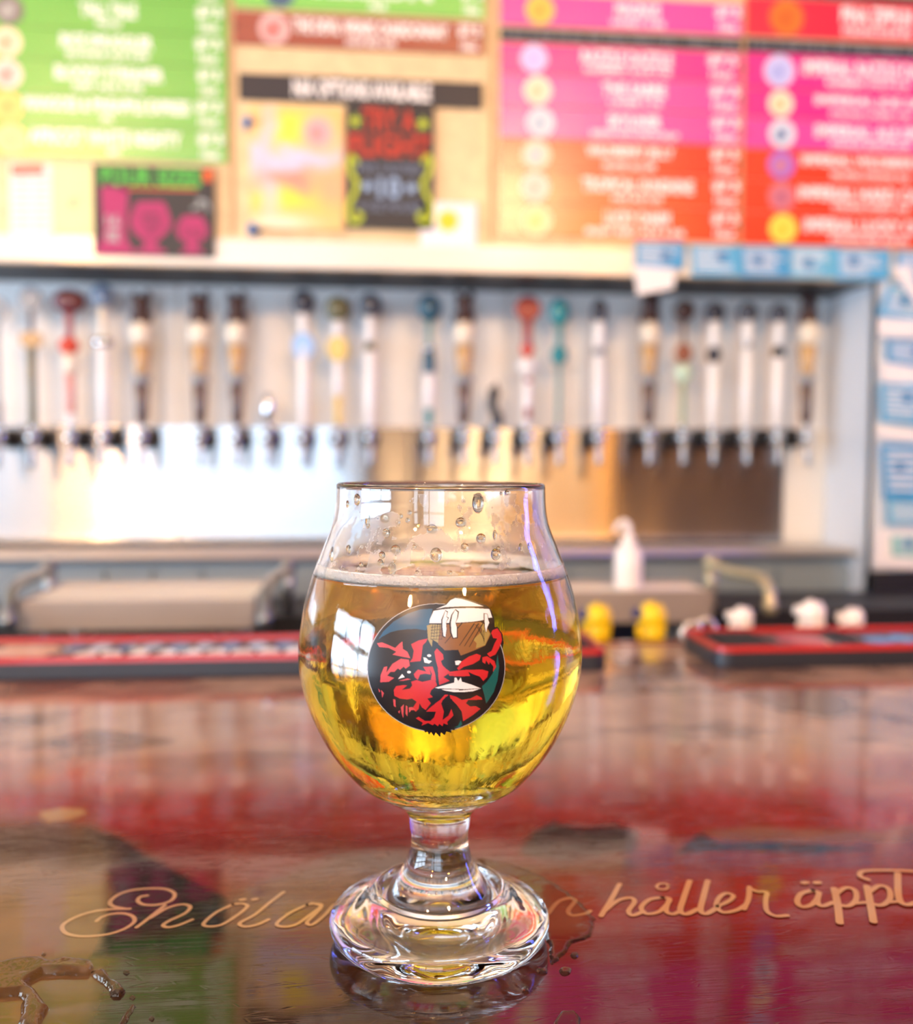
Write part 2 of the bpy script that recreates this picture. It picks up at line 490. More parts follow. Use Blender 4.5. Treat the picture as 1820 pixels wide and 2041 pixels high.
def sink(px0, px1, pf0, pf1, zt, Yf, Yb, label, face, top, fh):
    """a shallow steel drainer tray on its stand"""
    x0 = onZ(px0, 1190, zt)[0]; x1 = onZ(px1, 1190, zt)[0]
    x0 = onY(px0, 1190, Yf)[0]; x1 = onY(px1, 1190, Yf)[0]
    o = empty('drain_table', ((x0 + x1) / 2, (Yf + Yb) / 2, Z_FLOOR), label, 'drain table', 'steel drain tables behind the bar')
    b = MB(); b.box(x0, x1, Yf, Yb, zt - .004, zt, 0.0)
    b.build('tray_top', top, o)
    b = MB(); b.box(x0, x1, Yf - .003, Yf, zt - fh, zt + .002); b.box(x0, x1, Yb, Yb + .003, zt - fh, zt + .004)
    b.box(x0 - .003, x0, Yf, Yb, zt - fh, zt + .002); b.box(x1, x1 + .003, Yf, Yb, zt - fh, zt + .002)
    b.build('rim', face, o)
    for x in (x0 + .03, x1 - .03):
        for y in (Yf + .02, Yb - .02):
            b = MB(); b.tube([(x, y, Z_FLOOR), (x, y, zt - .004)], .012, 10); b.build('leg', M_steel2, o)
    return o
M_traytop = mat('cream_worn_steel', (250, 242, 230), 0.6, metal=0.0, noise=0.12)
M_trayface = mat('brown_grey_steel', (178, 168, 160), 0.4, metal=0.6, noise=0.2)
sink(40, 503, 0, 0, -.001, 1.09, 1.24, 'long pale steel drain table behind the left bar mat', M_trayface, M_traytop, .030)
sink(1010, 1415, 0, 0, .004, 1.09, 1.16, 'pale drain table carrying the white squeeze bottle', M_trayface, M_traytop, .034)
# dark box under both, standing in for the shaded void
b = MB(); b.box(-1.6, 1.6, 1.26, 1.44, Z_FLOOR, -.045); o = b.build('shade_box', M_dark)
rootify(o, (0, 1.3, Z_FLOOR)); tag(o, 'long black box standing in for the shaded void under the drain tables', 'shade box')

# faucets: pipe rises at the back, bends toward the bar and down
M_fau = mat('grey_plated_pipe', (150, 156, 158), 0.3, metal=0.8)
M_brass = mat('worn_brass_pipe', (205, 196, 160), 0.35, metal=0.5)
def faucet(path, r, m, label):
    pts = [onY(px, py, Y) for (px, py, Y) in path]
    base = pts[0]
    o = empty('sink_faucet', (base[0], base[1], -.045), label, 'faucet', 'sink faucets behind the bar')
    b = MB(); b.tube(catmull(pts, 6), r, 12); b.build('spout', m, o)
    b = MB(); b.tube([(base[0], base[1], -.045), (base[0], base[1], base[2] + r * .5)], r * 1.15, 14); b.ball((base[0], base[1], base[2]), r * 1.6, r * 1.6, r * 1.6); b.build('riser', m, o)
    e = pts[-1]
    b = MB(); b.lathe([(r * 1.25, -.004), (r * 1.25, .012)], 14, tuple(e)); b.build('aerator', m, o)
faucet([(98, 1128, 1.30), (80, 1145, 1.24), (45, 1158, 1.16), (22, 1178, 1.10), (15, 1215, 1.07), (15, 1245, 1.065)], .0066, M_fau, 'grey curved sink faucet at the far left behind the mat')
faucet([(575, 1128, 1.30), (562, 1142, 1.24), (540, 1155, 1.16), (530, 1180, 1.10), (527, 1215, 1.07), (527, 1242, 1.065)], .0064, M_fau, 'grey curved sink faucet just left of the beer glass')
faucet([(1418, 1122, 1.30), (1440, 1134, 1.26), (1475, 1144, 1.22), (1510, 1150, 1.18), (1530, 1168, 1.15), (1535, 1195, 1.14), (1535, 1215, 1.14)], .0068, M_brass, 'worn brass coloured sink faucet behind the white sprayer tops')

# ================================================================= MENU BOARDS
def zM(px, py): return onY(px, py, Y_M)[2]
def xM(px, py=300): return onY(px, py, Y_M)[0]
M_txt = mat('white_print', (255, 253, 248), 0.4)
M_txt_dim = mat('grey_chalk_print', (128, 134, 142), 0.6)
SLAT = dict(green=(100, 178, 60), brown=(150, 62, 38), black=(34, 30, 38), pink=(238, 66, 160), magenta=(232, 28, 140),
            red=(226, 44, 30), orange=(232, 60, 34), crimson=(232, 20, 62), slate=(30, 38, 48), lgreen=(128, 200, 84))
def slatmat(k): return mat('slat_' + k, SLAT[k], (.28 if k not in ('black', 'slate') else .6), coat=(.9 if k not in ('black', 'slate') else .25), noise=0.06, nscale=5, coat_rough=0.22)
YS = Y_M - .004     # front of slats
def menu_board(refx, px0, px1, slats, label):
    x0, x1 = xM(px0), xM(px1)
    zt = zM(refx, slats[0][0]); zb = zM(refx, slats[-1][1])
    root = empty('menu_board', ((x0 + x1) / 2, Y_M, zb), label, 'menu board', 'slat menu boards above the taps')
    for (ya, yb_, colr, logo, title, tx, sub, sx, price) in slats:
        z1, z0 = zM(refx, ya), zM(refx, yb_)
        b = MB(); b.box(x0 + .0008, x1 - .0008, YS, Y_M, z0 + .0006, z1 - .0006, .0008)
        s = b.build('menu_slat', slatmat(colr), root)
        h = z1 - z0
        wm = M_txt_dim if colr == 'slate' else M_txt
        if title:
            ta, tb = tx
            text_mesh(title, xM(ta), xM(tb), z0 + h * (.42 if sub else .2), z1 - h * .14, YS - .0002, 'lettering', wm, s)
        if sub:
            text_mesh(sub, xM(sx[0]), xM(sx[1]), z0 + h * .12, z0 + h * .33, YS - .0002, 'lettering', wm, s)
        if price:
            p0, p1 = price
            text_mesh('$7.5', xM(p0), xM(p1), z0 + h * .5, z1 - h * .1, YS - .0002, 'price', wm, s)
            text_mesh('16oz', xM(p0 + 6), xM(p1 - 6), z0 + h * .12, z0 + h * .4, YS - .0002, 'price', wm, s)
        if logo:
            lx, c1, c2 = logo
            cx, cz = xM(lx), (z0 + z1) / 2
            r = h * .46
            b = MB(); b.lathe([(r, YS - .0004), (r, YS)], 28, (cx, 0, cz), 'Y', smooth=False)
            l = b.build('logo', mat('logo_%d_%d_%d' % c1, c1, .4), s)
            b = MB(); b.lathe([(r * .55, YS - .0007), (r * .55, YS - .0004)], 20, (cx - r * .1, 0, cz - r * .08), 'Y', smooth=False)
            b.ball((cx + r * .3, YS - .0004, cz + r * .35), r * .22, .0003, r * .18, 12, 6)
            # the inner mark is printed on the logo disc
            me = b
            o = me.build('logo_mark', mat('logo_mark_%d_%d_%d' % c2, tuple((u * .45 + w * .55) for u, w in zip(c1, c2)), .4), s)
        # two screws at the slat ends
        b = MB()
        for xx in (x0 + .004, x1 - .004):
            b.lathe([(.0022, YS - .0012), (.0022, YS)], 10, (xx, 0, (z0 + z1) / 2), 'Y', smooth=False)
        b.build('screw', M_black, s)
    return root
menu_board(230, -45, 456, [
    (-62, 0, 'green', (22, (120, 110, 100), (210, 210, 210)), 'CIDER', (150, 290), 'DRY', (190, 250), (395, 445)),
    (0, 64, 'green', (25, (120, 112, 104), (206, 204, 200)), 'TALL TALE', (165, 277), 'PALE ALE', (198, 246), (395, 446)),
    (64, 127, 'green', (20, (250, 226, 190), (226, 140, 100)), 'RICE SMUGGLER', (126, 308), 'BLONDE ALE 5.0%', (138, 300), (392, 444)),
    (127, 190, 'green', (20, (246, 222, 206), (150, 110, 96)), 'BLOODY STREAMER', (114, 328), 'RED ALE 5.4%', (150, 288), (396, 442)),
    (190, 253, 'green', (20, (250, 214, 120), (240, 170, 90)), 'MANGOES & PINEAPPLE EXPRESS', (52, 380), 'IPA', (205, 228), (392, 444)),
    (253, 320, 'green', (24, (250, 224, 150), (244, 190, 140)), 'APRICOT WHITE NIGHTY', (60, 362), 'WIT', (215, 242), (396, 446))],
    'green slat beer menu at the far left above the pour sizes sign')
menu_board(715, 468, 966, [
    (-42, 28, 'lgreen', (560, (70, 90, 130), (60, 110, 90)), 'SESSION', (620, 860), 'ALE', (735, 770), (918, 960)),
    (34, 101, 'brown', (548, (220, 180, 176), (176, 66, 60)), 'THE DEVIL WEARS CHARDONNAY', (585, 892), 'SOUR RED 6.2%', (690, 788), (912, 956))],
    'short menu board of one green and one brown slat')
sg = menu_board(715, 476, 962, [
    (156, 210, 'black', None, 'N/A OPTIONS AVAILABLE', (585, 858), None, None, None)],
    'single black slat reading N/A options available')
menu_board(1235, 994, 1474, [
    (-2, 62, 'pink', (1073, (246, 200, 90), (232, 160, 60)), 'MAGNUS', (1222, 1310), 'WHEAT 5.2%', (1212, 1320), (1420, 1470)),
    (67, 93, 'slate', None, '4 oz  5 oz/ 10 oz  $7 12oz 16oz / $11  10oz / 14oz', (1000, 1468), None, None, None),
    (96, 157, 'magenta', (1062, (222, 200, 240), (190, 180, 236)), 'RAZZLE DAZZLE', (1156, 1336), 'RASPBERRY SOUR 5.5%', (1162, 1334), (1406, 1464)),
    (158, 220, 'pink', (1070, (248, 232, 206), (196, 186, 130)), 'THE SABRE', (1198, 1324), 'LAGER 5.1%', (1212, 1316), (1412, 1470)),
    (221, 283, 'pink', (1076, (222, 228, 232), (150, 176, 196)), 'SKYLINER', (1210, 1316), 'SAISON WITH LEMON BALM', (1176, 1350), (1416, 1472)),
    (284, 347, 'red', (1068, (250, 222, 190), (240, 200, 220)), 'WILDBERRY JELLY', (1168, 1342), 'FRUITED ALE 5.8%', (1202, 1306), (1416, 1470)),
    (348, 411, 'orange', (1066, (250, 226, 204), (240, 190, 170)), 'TROPICAL SUNSHINE', (1160, 1382), 'PALE ALE 5.6%', (1220, 1320), (1420, 1474)),
    (412, 478, 'orange', (1070, (250, 236, 180), (222, 214, 110)), 'LUCKY CHARM', (1206, 1336), 'IRISH RED ALE 5.0%', (1168, 1366), (1420, 1472))],
    'pink and red slat menu in the middle above the tap handles')
menu_board(1650, 1480, 1990, [
    (-14, 0, 'slate', None, '4 oz  5 oz/ 10 oz', (1490, 1700), None, None, None),
    (3, 80, 'crimson', (1560, (236, 120, 40), (190, 90, 30)), 'PINA ZIPPLIN', (1668, 1810), 'STRONG SOUR 8%', (1670, 1808), (1920, 1975)),
    (85, 112, 'slate', None, '4 oz  5 oz/ 10 oz  $7 12oz 16oz / $11  10oz / 14oz', (1486, 1960), None, None, None),
    (113, 183, 'magenta', (1548, (206, 206, 244), (140, 160, 224)), 'IMPERIAL RAZZLE DAZZLE', (1595, 1880), 'RASPBERRY STOUT 8.1%', (1642, 1806), (1920, 1975)),
    (184, 241, 'magenta', (1552, (246, 234, 204), (196, 184, 112)), 'IMPERIAL JOE SABRE', (1620, 1880), 'STRONG LAGER 7.9%', (1650, 1812), (1920, 1975)),
    (242, 302, 'pink', (1556, (226, 234, 240), (70, 100, 150)), 'IMPERIAL ALE SPRITZ', (1622, 1880), 'STRONG SAISON 8.4%', (1652, 1812), (1920, 1975)),
    (303, 364, 'orange', (1556, (170, 110, 206), (220, 140, 120)), 'IMPERIAL WILDBERRY JELLY', (1596, 1900), 'FRUITED STRONG ALE', (1656, 1812), (1920, 1975)),
    (365, 427, 'orange', (1558, (214, 120, 130), (170, 96, 130)), 'IMPERIAL HARD CANDY', (1592, 1890), 'STRONG WHEAT ALE', (1660, 1812), (1920, 1975)),
    (428, 491, 'orange', (1562, (236, 226, 90), (200, 196, 50)), 'IMPERIAL LUCKY CHARM', (1604, 1890), 'STRONG RED ALE 8%', (1656, 1812), (1920, 1975))],
    'magenta and orange slat menu of imperial beers at the right edge')

# vertical rails between the menu columns
M_rail = mat('tan_wood_rail', (190, 150, 108), 0.5, noise=0.2, nscale=20)
for px in (462, 980, 1477):
    b = MB(); x = xM(px); b.box(x - .0028, x + .0028, YS + .001, Y_M, zM(900, 480), zM(900, -60), .0005)
    o = b.build('trim', M_rail); o.name = 'trim_%d' % (5 + [462, 980, 1477].index(px)); o['kind'] = 'structure'

# ---------------------------------------------------------------- posters and signs
YP = Y_M - .0075
def panel(name, px0, px1, py0, py1, m, label, cat, Yf=YP, thick=.0035, tilt=0):
    x0, x1 = onY(px0, (py0 + py1) / 2, Yf)[0], onY(px1, (py0 + py1) / 2, Yf)[0]
    z1, z0 = onY((px0 + px1) / 2, py0, Yf)[2], onY((px0 + px1) / 2, py1, Yf)[2]
    o = empty(name, ((x0 + x1) / 2, Yf + thick, z0), label, cat)
    b = MB(); b.box(x0, x1, Yf, Yf + thick, z0, z1, .0006); b.build('sheet', m, o)
    return o, x0, x1, z0, z1
def blob(o, name, pts, m, Yf, order=1):
    P = [(onY(p[0], p[1], Yf)[0], onY(p[0], p[1], Yf)[2]) for p in pts]
    b = MB(); b.prism(P, Yf - .0002 * order, Yf, 'Y'); return b.build(name, m, o, fix=True)
def stroke(o, name, pts, wpx, m, Yf, order=1, smooth=True, sub=None):
    P = [onY(p[0], p[1], Yf - .0002 * order) for p in pts]
    if smooth and len(P) > 2: P = catmull(P, 6)
    b = MB(); b.ribbon(P, wpx * Yf / F, (0, -1, 0)); return b.build(name, m, o)

# watercolour poster: colour print baked as a point colour grid
def printed_sheet(name, x0, x1, z0, z1, Yf, fn, nx, nz, parent, m=None):
    u, v = np.meshgrid(np.linspace(0, 1, nx + 1), np.linspace(0, 1, nz + 1))
    c = fn(u.ravel(), v.ravel())
    vs = np.stack([x0 + u.ravel() * (x1 - x0), np.full(u.size, Yf), z0 + v.ravel() * (z1 - z0)], 1)
    i = np.arange(nz)[:, None] * (nx + 1) + np.arange(nx)[None, :]
    q = np.stack([i, i + 1, i + nx + 2, i + nx + 1], -1).reshape(-1, 4)
    me = bpy.data.meshes.new(name); me.from_pydata(vs.tolist(), [], q.tolist())
    a = me.attributes.new('print', 'FLOAT_COLOR', 'POINT'); a.data.foreach_set('color', np.concatenate([c, np.ones((len(c), 1))], 1).ravel())
    me.materials.append(m or attr_mat(name + '_ink', .5)); me.update()
    o = bpy.data.objects.new(name, me); COL.objects.link(o)
    o.parent = parent; L = parent_world(parent); o.location = (-L[0], -L[1], -L[2])
    return o
def lins(c): return np.array(lin(c)[:3])
def mixc(a, b, t): t = np.clip(t, 0, 1)[:, None]; return a * (1 - t) + b * t
def bump2(u, v, cu, cv, su, sv): return np.exp(-((u - cu) / su) ** 2 - ((v - cv) / sv) ** 2)
po, x0, x1, z0, z1 = panel('poster', 497, 684, 212, 458, mat('poster_paper', (240, 214, 150), .5), 'yellow and lilac watercolour poster left of the flight chalkboard', 'poster')
def wc(u, v):
    w = fbm(u * 5, v * 6) - .5
    c = np.tile(lins((246, 196, 120)), (len(u), 1))
    c = mixc(c, lins((250, 226, 60)), 1.4 * bump2(u + w * .3, v, .45, .82, .28, .12))
    c = mixc(c, lins((250, 226, 70)), 1.3 * bump2(u, v + w * .2, .35, .22, .35, .11))
    c = mixc(c, lins((214, 206, 232)), 1.5 * bump2(u, v + w * .3, .45, .58, .6, .09))
    c = mixc(c, lins((216, 200, 220)), 1.2 * bump2(u + w * .2, v, .18, .55, .1, .5) * .8)
    c = mixc(c, lins((240, 150, 130)), 1.3 * bump2(u, v + w * .3, .42, .42, .28, .10))
    c = mixc(c, lins((248, 176, 130)), 1.2 * bump2(u, v, .9, .36, .2, .16))
    c = mixc(c, lins((236, 232, 200)), 1.2 * bump2(u, v, .3, .05, .35, .06))
    c = mixc(c, lins((160, 168, 190)), 1.6 * bump2(u, v, .73, .8, .14, .11))
    c = mixc(c, lins((226, 150, 140)), 1.6 * bump2(u, v, .72, .79, .07, .06))
    return c
printed_sheet('print', x0 + .001, x1 - .001, z0 + .001, z1 - .001, YP - .0003, wc, 60, 80, po)
M_pin = mat('blue_pin', (30, 110, 180), .35)
def pin(px, py, label):
    c = onY(px, py, Y_M - .006); b = MB(); b.lathe([(.0095, -.004), (.009, -.006), (.004, -.008), (.004, -.016), (.0062, -.018), (.004, -.021), (0, -.021)], 14, (c[0], Y_M + .0, c[2]), 'Y')
    b.lathe([(.001, 0), (.001, -.006)], 6, (c[0], Y_M, c[2]), 'Y')
    o = b.build('push_pin', M_pin); rootify(o, c); tag(o, label, 'push pin', 'push pins beside the watercolour poster')
pin(496, 245, 'blue push pin at the upper left of the watercolour poster')
pin(505, 456, 'blue push pin at the lower left of the watercolour poster')
pinm = mat('dark_pin', (80, 90, 90), .4)
c = onY(448, 455, Y_M - .006)

# chalkboard TRY A FLIGHT
M_slate = mat('black_slate', (30, 30, 36), .5, noise=.15)
ch, x0, x1, z0, z1 = panel('chalkboard_sign', 690, 865, 212, 456, M_slate, 'black chalkboard with red lettering and lime scrolls advertising a flight', 'sign')
M_red = mat('red_chalk', (196, 52, 32), .6); M_lime = mat('lime_chalk', (190, 206, 50), .6); M_blu = mat('blue_grey_chalk', (96, 112, 136), .6)
M_blu2 = mat('pale_blue_chalk', (150, 180, 214), .6)
yc = YP - .0003
def tx(txt, a, b_, c_, d, m, par, Yf=yc, **k):
    return text_mesh(txt, onY(a, (c_ + d) / 2, Yf)[0], onY(b_, (c_ + d) / 2, Yf)[0], onY((a + b_) / 2, d, Yf)[2], onY((a + b_) / 2, c_, Yf)[2], Yf, 'lettering', m, par, **k)
tx('TRY A', 722, 828, 216, 262, M_red, ch); tx('FLIGHT', 694, 860, 268, 314, M_red, ch)
tx('FIVE TASTERS', 712, 840, 326, 346, M_blu, ch); tx('10', 754, 800, 352, 396, M_blu2, ch); tx('4 OZ POURS', 712, 842, 402, 422, M_blu, ch)
for cx_, cy_, m in ((708, 241, M_lime), (843, 247, M_lime), (733, 371, M_blu2), (820, 375, M_blu2)):
    pts = []
    for k in range(10):
        r = 15 if k % 2 == 0 else 7
        a = math.pi / 2 + k * math.pi / 5; pts.append((cx_ + r * math.cos(a), cy_ - r * math.sin(a)))
    blob(ch, 'star', pts, m, yc + .0002)
for s, ox in ((1, 0), (-1, 1555)):
    P = [(711, 322), (700, 312), (696, 330), (703, 350), (712, 366), (704, 390), (694, 412), (697, 436), (710, 443), (720, 432), (712, 424)]
    stroke(ch, 'scroll', [((p[0] if s > 0 else ox - p[0]), p[1]) for p in P], 9, M_lime, YP - .0003)

# POUR SIZES sign
sz, x0, x1, z0, z1 = panel('pour_size_sign', 186, 427, 330, 510, M_slate, 'black pour sizes sign with green lettering and three pink glasses', 'sign', Yf=Y_M - .011, thick=.0045)
M_neon = mat('green_chalk', (84, 190, 70), .6); M_pk = mat('pink_chalk', (176, 44, 104), .6); M_gr = mat('grey_chalk', (170, 176, 176), .6); M_or = mat('orange_chalk', (226, 100, 40), .6); M_pkd = mat('dark_pink_chalk', (120, 40, 78), .6)
yz = Y_M - .0113
tx('POUR SIZES', 200, 400, 334, 372, M_neon, sz, Yf=yz)
blob(sz, 'flourish', [(404, 340), (424, 336), (424, 362), (406, 362)], M_or, yz + .0002)
blob(sz, 'underline', [(236, 374), (392, 376), (392, 380), (236, 378)], M_or, yz + .0002)
def glass_icon(cx_, y0, y1, prof, name):
    hgt = y1 - y0
    P = [(cx_ + r, y1 - t * hgt) for (r, t) in prof] + [(cx_ - r, y1 - t * hgt) for (r, t) in reversed(prof)]
    return blob(sz, name, P, M_pk, yz + .0002)
glass_icon(228, 372, 506, [(38, 0), (38, .08), (28, .14), (22, .35), (26, .7), (28, 1)], 'glass_drawing')
glass_icon(300, 402, 506, [(32, 0), (30, .06), (12, .14), (10, .22), (34, .42), (42, .6), (34, .85), (26, 1)], 'glass_drawing')
glass_icon(383, 430, 506, [(24, 0), (22, .08), (9, .18), (9, .26), (26, .4), (33, .62), (26, .85), (18, 1)], 'glass_drawing')
blob(sz, 'glass_shade', [(282, 424), (318, 424), (322, 450), (302, 474), (284, 452)], M_pkd, yz, 2)
tx('16', 212, 238, 428, 452, M_gr, sz, Yf=yz - .0004); tx('oz', 212, 238, 458, 482, M_gr, sz, Yf=yz - .0004)
tx('OZ', 284, 318, 432, 462, M_pk, sz, Yf=yz - .0006); tx('5 oz', 364, 402, 450, 474, M_pkd, sz, Yf=yz - .0004)
stroke(sz, 'flourish', [(385, 415), (400, 408), (395, 398), (412, 404), (416, 418)], 5, M_gr, yz)

# two small printed cards at the left, white card with a sun
M_paper = mat('white_paper', (244, 238, 230), .5, noise=.03)
cd, x0, x1, z0, z1 = panel('price_card', 20, 103, 326, 482, M_paper, 'tall white price card with red header at the far left', 'card')
blob(cd, 'header', [(22, 328), (88, 328), (88, 348), (22, 350)], mat('faded_red', (214, 120, 100), .5), yc + .0002)
for k in range(8):
    y = 358 + k * 14
    stroke(cd, 'text_line', [(28, y), (58, y)], 4, mat('pink_grey_text', (226, 176, 166), .5), yc, smooth=False)
    stroke(cd, 'text_line', [(68, y), (96, y)], 4, MATS['pink_grey_text'], yc, smooth=False)
c2, x0, x1, z0, z1 = panel('note_sheet', 104, 186, 330, 466, mat('cream_paper', (250, 236, 170), .5, noise=.05), 'cream note sheet with a small grey sketch beside the price card', 'note')
stroke(c2, 'sketch', [(138, 405), (148, 398), (152, 408), (145, 412)], 3, mat('grey_ink', (90, 100, 110), .5), yc, smooth=False)
stroke(c2, 'sketch', [(140, 412), (156, 392)], 2, MATS['grey_ink'], yc, smooth=False)
sc, x0, x1, z0, z1 = panel('sun_card', 838, 950, 404, 492, mat('white_card', (240, 238, 240), .5), 'white card with a yellow sun drawing beside the chalkboard', 'card')
pts = []
for k in range(20):
    r = 26 if k % 2 == 0 else 17; a = k * math.pi / 10; pts.append((893 + r * math.cos(a), 440 - r * math.sin(a)))
blob(sc, 'sun', pts, mat('sun_yellow', (250, 212, 40), .5), yc + .0002)

# ---------------------------------------------------------------- blue paper cards on the shelf edge and the jamb
M_card = [mat('blue_card_%d' % i, c, .5, noise=.25, nscale=60) for i, c in enumerate([(84, 170, 212), (70, 158, 206), (104, 184, 216), (110, 190, 190)])]
M_cardw = mat('white_card_back', (242, 240, 236), .5); M_ink = mat('card_ink', (46, 120, 176), .5)
def card(quad, m, label, group, Yf, mark=True, seed=0):
    rnd = random.Random(seed)
    P = [onY(p[0], p[1], Yf) for p in quad]
    cx_ = sum(p[0] for p in P) / 4; cz = sum(p[2] for p in P) / 4
    o = empty('paper_card', (cx_, Yf, min(p[2] for p in P)), label, 'paper card', group)
    b = MB(); b.prism([(p[0], p[2]) for p in P], Yf, Yf + .0014, 'Y'); b.build('card', m, o, fix=True)
    if mark:
        q = np.array([(p[0], p[2]) for p in P])
        f = lambda u, v: tuple((q[0] * (1 - u) + q[1] * u) * (1 - v) + (q[3] * (1 - u) + q[2] * u) * v)
        b = MB()
        for k in range(6):
            v0 = .12 + k * .13; L_ = rnd.uniform(.5, .92)
            p = [f(.08, v0), f(L_, v0), f(L_, v0 + .05), f(.08, v0 + .05)]
            b.prism(p, Yf - .0002, Yf, 'Y')
        b.build('printed_lines', M_cardw, o, fix=True)
        b = MB(); u = rnd.uniform(.25, .8); v = rnd.uniform(.3, .6)
        c0 = f(u, v); b.lathe([(.008, Yf - .0003), (.008, Yf)], 14, (c0[0], 0, c0[1]), 'Y', smooth=False); b.build('printed_mark', M_ink, o)
    return o
YC = Y_M - .011
G1 = 'blue paper cards along the shelf edge'
card([(1266, 482), (1366, 484), (1364, 536), (1266, 532)], M_card[1], 'leftmost blue paper card on the shelf edge with white slip below', G1, YC, seed=1)
card([(1264, 530), (1345, 536), (1344, 574), (1270, 588)], M_cardw, 'blank white slip hanging under the leftmost blue card', G1, YC - .002, mark=False)
for i, (a, c_, d) in enumerate(((1376, 1478, 0), (1474, 1576, 2), (1570, 1672, 3), (1664, 1776, 8))):
    card([(a, 488 + d), (c_, 490 + d), (c_ - 2, 550 + d), (a + 4, 550 + d)], M_card[i % 3], ['second', 'third', 'fourth', 'fifth'][i] + ' blue paper card from the left along the shelf edge', G1, YC - .002 * (i % 2), seed=10 + i)
card([(1786, 500), (1880, 504), (1880, 570), (1790, 560)], M_card[1], 'blue paper card at the right edge under the magenta menu', G1, YC, seed=20)
G2 = 'blue and white paper cards taped down the jamb'
# column of cards down the jamb, alternately blue and white
cols = [((1772, 566), (1890, 590), (1890, 650), (1748, 628), 0, 'upper blue card on the right jamb below the slanted white slip'),
        ((1776, 534), (1812, 528), (1850, 640), (1830, 610), 'w', 'slanted white slip at the top of the right jamb'),
        ((1750, 634), (1890, 640), (1890, 676), (1752, 670), 'w', 'white slip between the two upper blue jamb cards'),
        ((1766, 676), (1890, 680), (1890, 742), (1768, 722), 1, 'narrow blue card on the right jamb between two white slips'),
        ((1756, 722), (1890, 742), (1890, 770), (1758, 760), 'w', 'thin white slip on the jamb below the narrow blue card'),
        ((1752, 764), (1890, 762), (1890, 858), (1756, 842), 0, 'large blue card halfway down the right jamb'),
        ((1746, 842), (1890, 860), (1890, 890), (1748, 872), 'w', 'white slip below the large blue jamb card'),
        ((1754, 884), (1890, 884), (1890, 1000), (1762, 996), 1, 'tall blue card level with the steel backsplash'),
        ((1768, 1000), (1890, 1000), (1890, 1046), (1770, 1046), 2, 'small blue card low on the right jamb'),
        ((1746, 1056), (1890, 1056), (1890, 1140), (1742, 1128), 'w', 'cream card at the foot of the right jamb'),
        ((1778, 1068), (1890, 1070), (1890, 1112), (1780, 1108), 3, 'pale green blue card at the foot of the right jamb')]
for i, (p, q, r_, s_, k, lab) in enumerate(cols):
    card([p, q, r_, s_], M_cardw if k == 'w' else M_card[k], lab, G2, YC - .0022 * (i % 3) - (.003 if i == 1 else 0), mark=(k != 'w'), seed=40 + i)

# ================================================================= BEER TAPS
Y_H = Y_T - .068
def Wp(w): return w * (Y_H / fw[1]) / F     # pixel width to metres at the handles
C_ = dict(white=(238, 238, 240), navy=(38, 44, 62), slate=(60, 68, 84), red=(150, 36, 44), scarlet=(214, 70, 44), dred=(96, 24, 34),
          brown=(58, 26, 22), mid=(120, 62, 50), tan=(196, 160, 112), olive=(96, 94, 62), yellow=(226, 196, 96), teal=(20, 136, 148),
          dteal=(28, 84, 110), lblue=(150, 192, 244), black=(28, 28, 30), rust=(146, 82, 52), mint=(198, 226, 206), green=(120, 160, 130),
          stem=(96, 78, 74), grey=(150, 156, 164), cream=(236, 226, 208), pinkish=(216, 150, 140), blueg=(112, 132, 160))
def cm(k): return mat('tap_' + k, C_[k], .32, coat=.4, noise=.05)
def piece(o, X, kind, y0, y1, w, k, px, dx=0, d=0, w2=None):
    z1, z0 = onY(px, y0, Y_H)[2], onY(px, y1, Y_H)[2]; zc = (z0 + z1) / 2; X = X + Wp(dx); Y = Y_H - d
    r = Wp(w) / 2; b = MB(); m = M_chrome if k == 'chrome' else cm(k)
    if kind == 'ball': b.ball((X, Y, zc), r, min(r, .012), (z1 - z0) / 2); nm = 'knob'
    elif kind == 'disc':
        b.lathe([(0, -.0045), (r * .9, -.0045), (r, -.003), (r, .003), (r * .9, .0045), (0, .0045)], 24, (X, Y, zc), 'Y', sy=(z1 - z0) / 2 / r, smooth=False); nm = 'medallion'
    elif kind == 'rod':
        r2 = Wp(w2) / 2 if w2 else r
        b.lathe([(r * .8, z0), (r, z0 + .003), (r2, z1 - .003), (r2 * .8, z1)], 14, (X, Y, 0)); nm = 'shaft'
    elif kind == 'paddle':
        b.box(X - r, X + r, Y - .005, Y + .005, z0, z1, min(r, (z1 - z0)) * .3); nm = 'paddle'
    elif kind == 'carved':      # crouched carved figure: head, two horns, shoulders
        h = z1 - z0
        b.ball((X, Y - .002, z0 + h * .58), r * .8, .011, h * .32); b.ball((X, Y, z0 + h * .22), r, .012, h * .26)
        b.ball((X - r * .55, Y, z0 + h * .88), r * .3, .006, h * .14); b.ball((X + r * .6, Y, z0 + h * .9), r * .34, .006, h * .16)
        b.ball((X + r * .1, Y - .010, z0 + h * .5), r * .3, .006, h * .1); nm = 'carved_figure'
    elif kind == 'horse':
        h = z1 - z0
        b.tube(catmull([(X + r * .3, Y, z0), (X + r * .2, Y, z0 + h * .25), (X - r * .35, Y, z0 + h * .5), (X - r * .1, Y, z0 + h * .75), (X + r * .1, Y, z0 + h * .92)], 5), [r * .75] * 6 + [r * .6] * 6 + [r * .65] * 6 + [r * .4] * 3, 12)
        b.ball((X - r * .1, Y, z0 + h * .82), r * .7, .009, h * .13); b.ball((X + r * .15, Y, z0 + h * .96), r * .2, .004, h * .08); nm = 'figure'
    return b.build(nm, m, o)
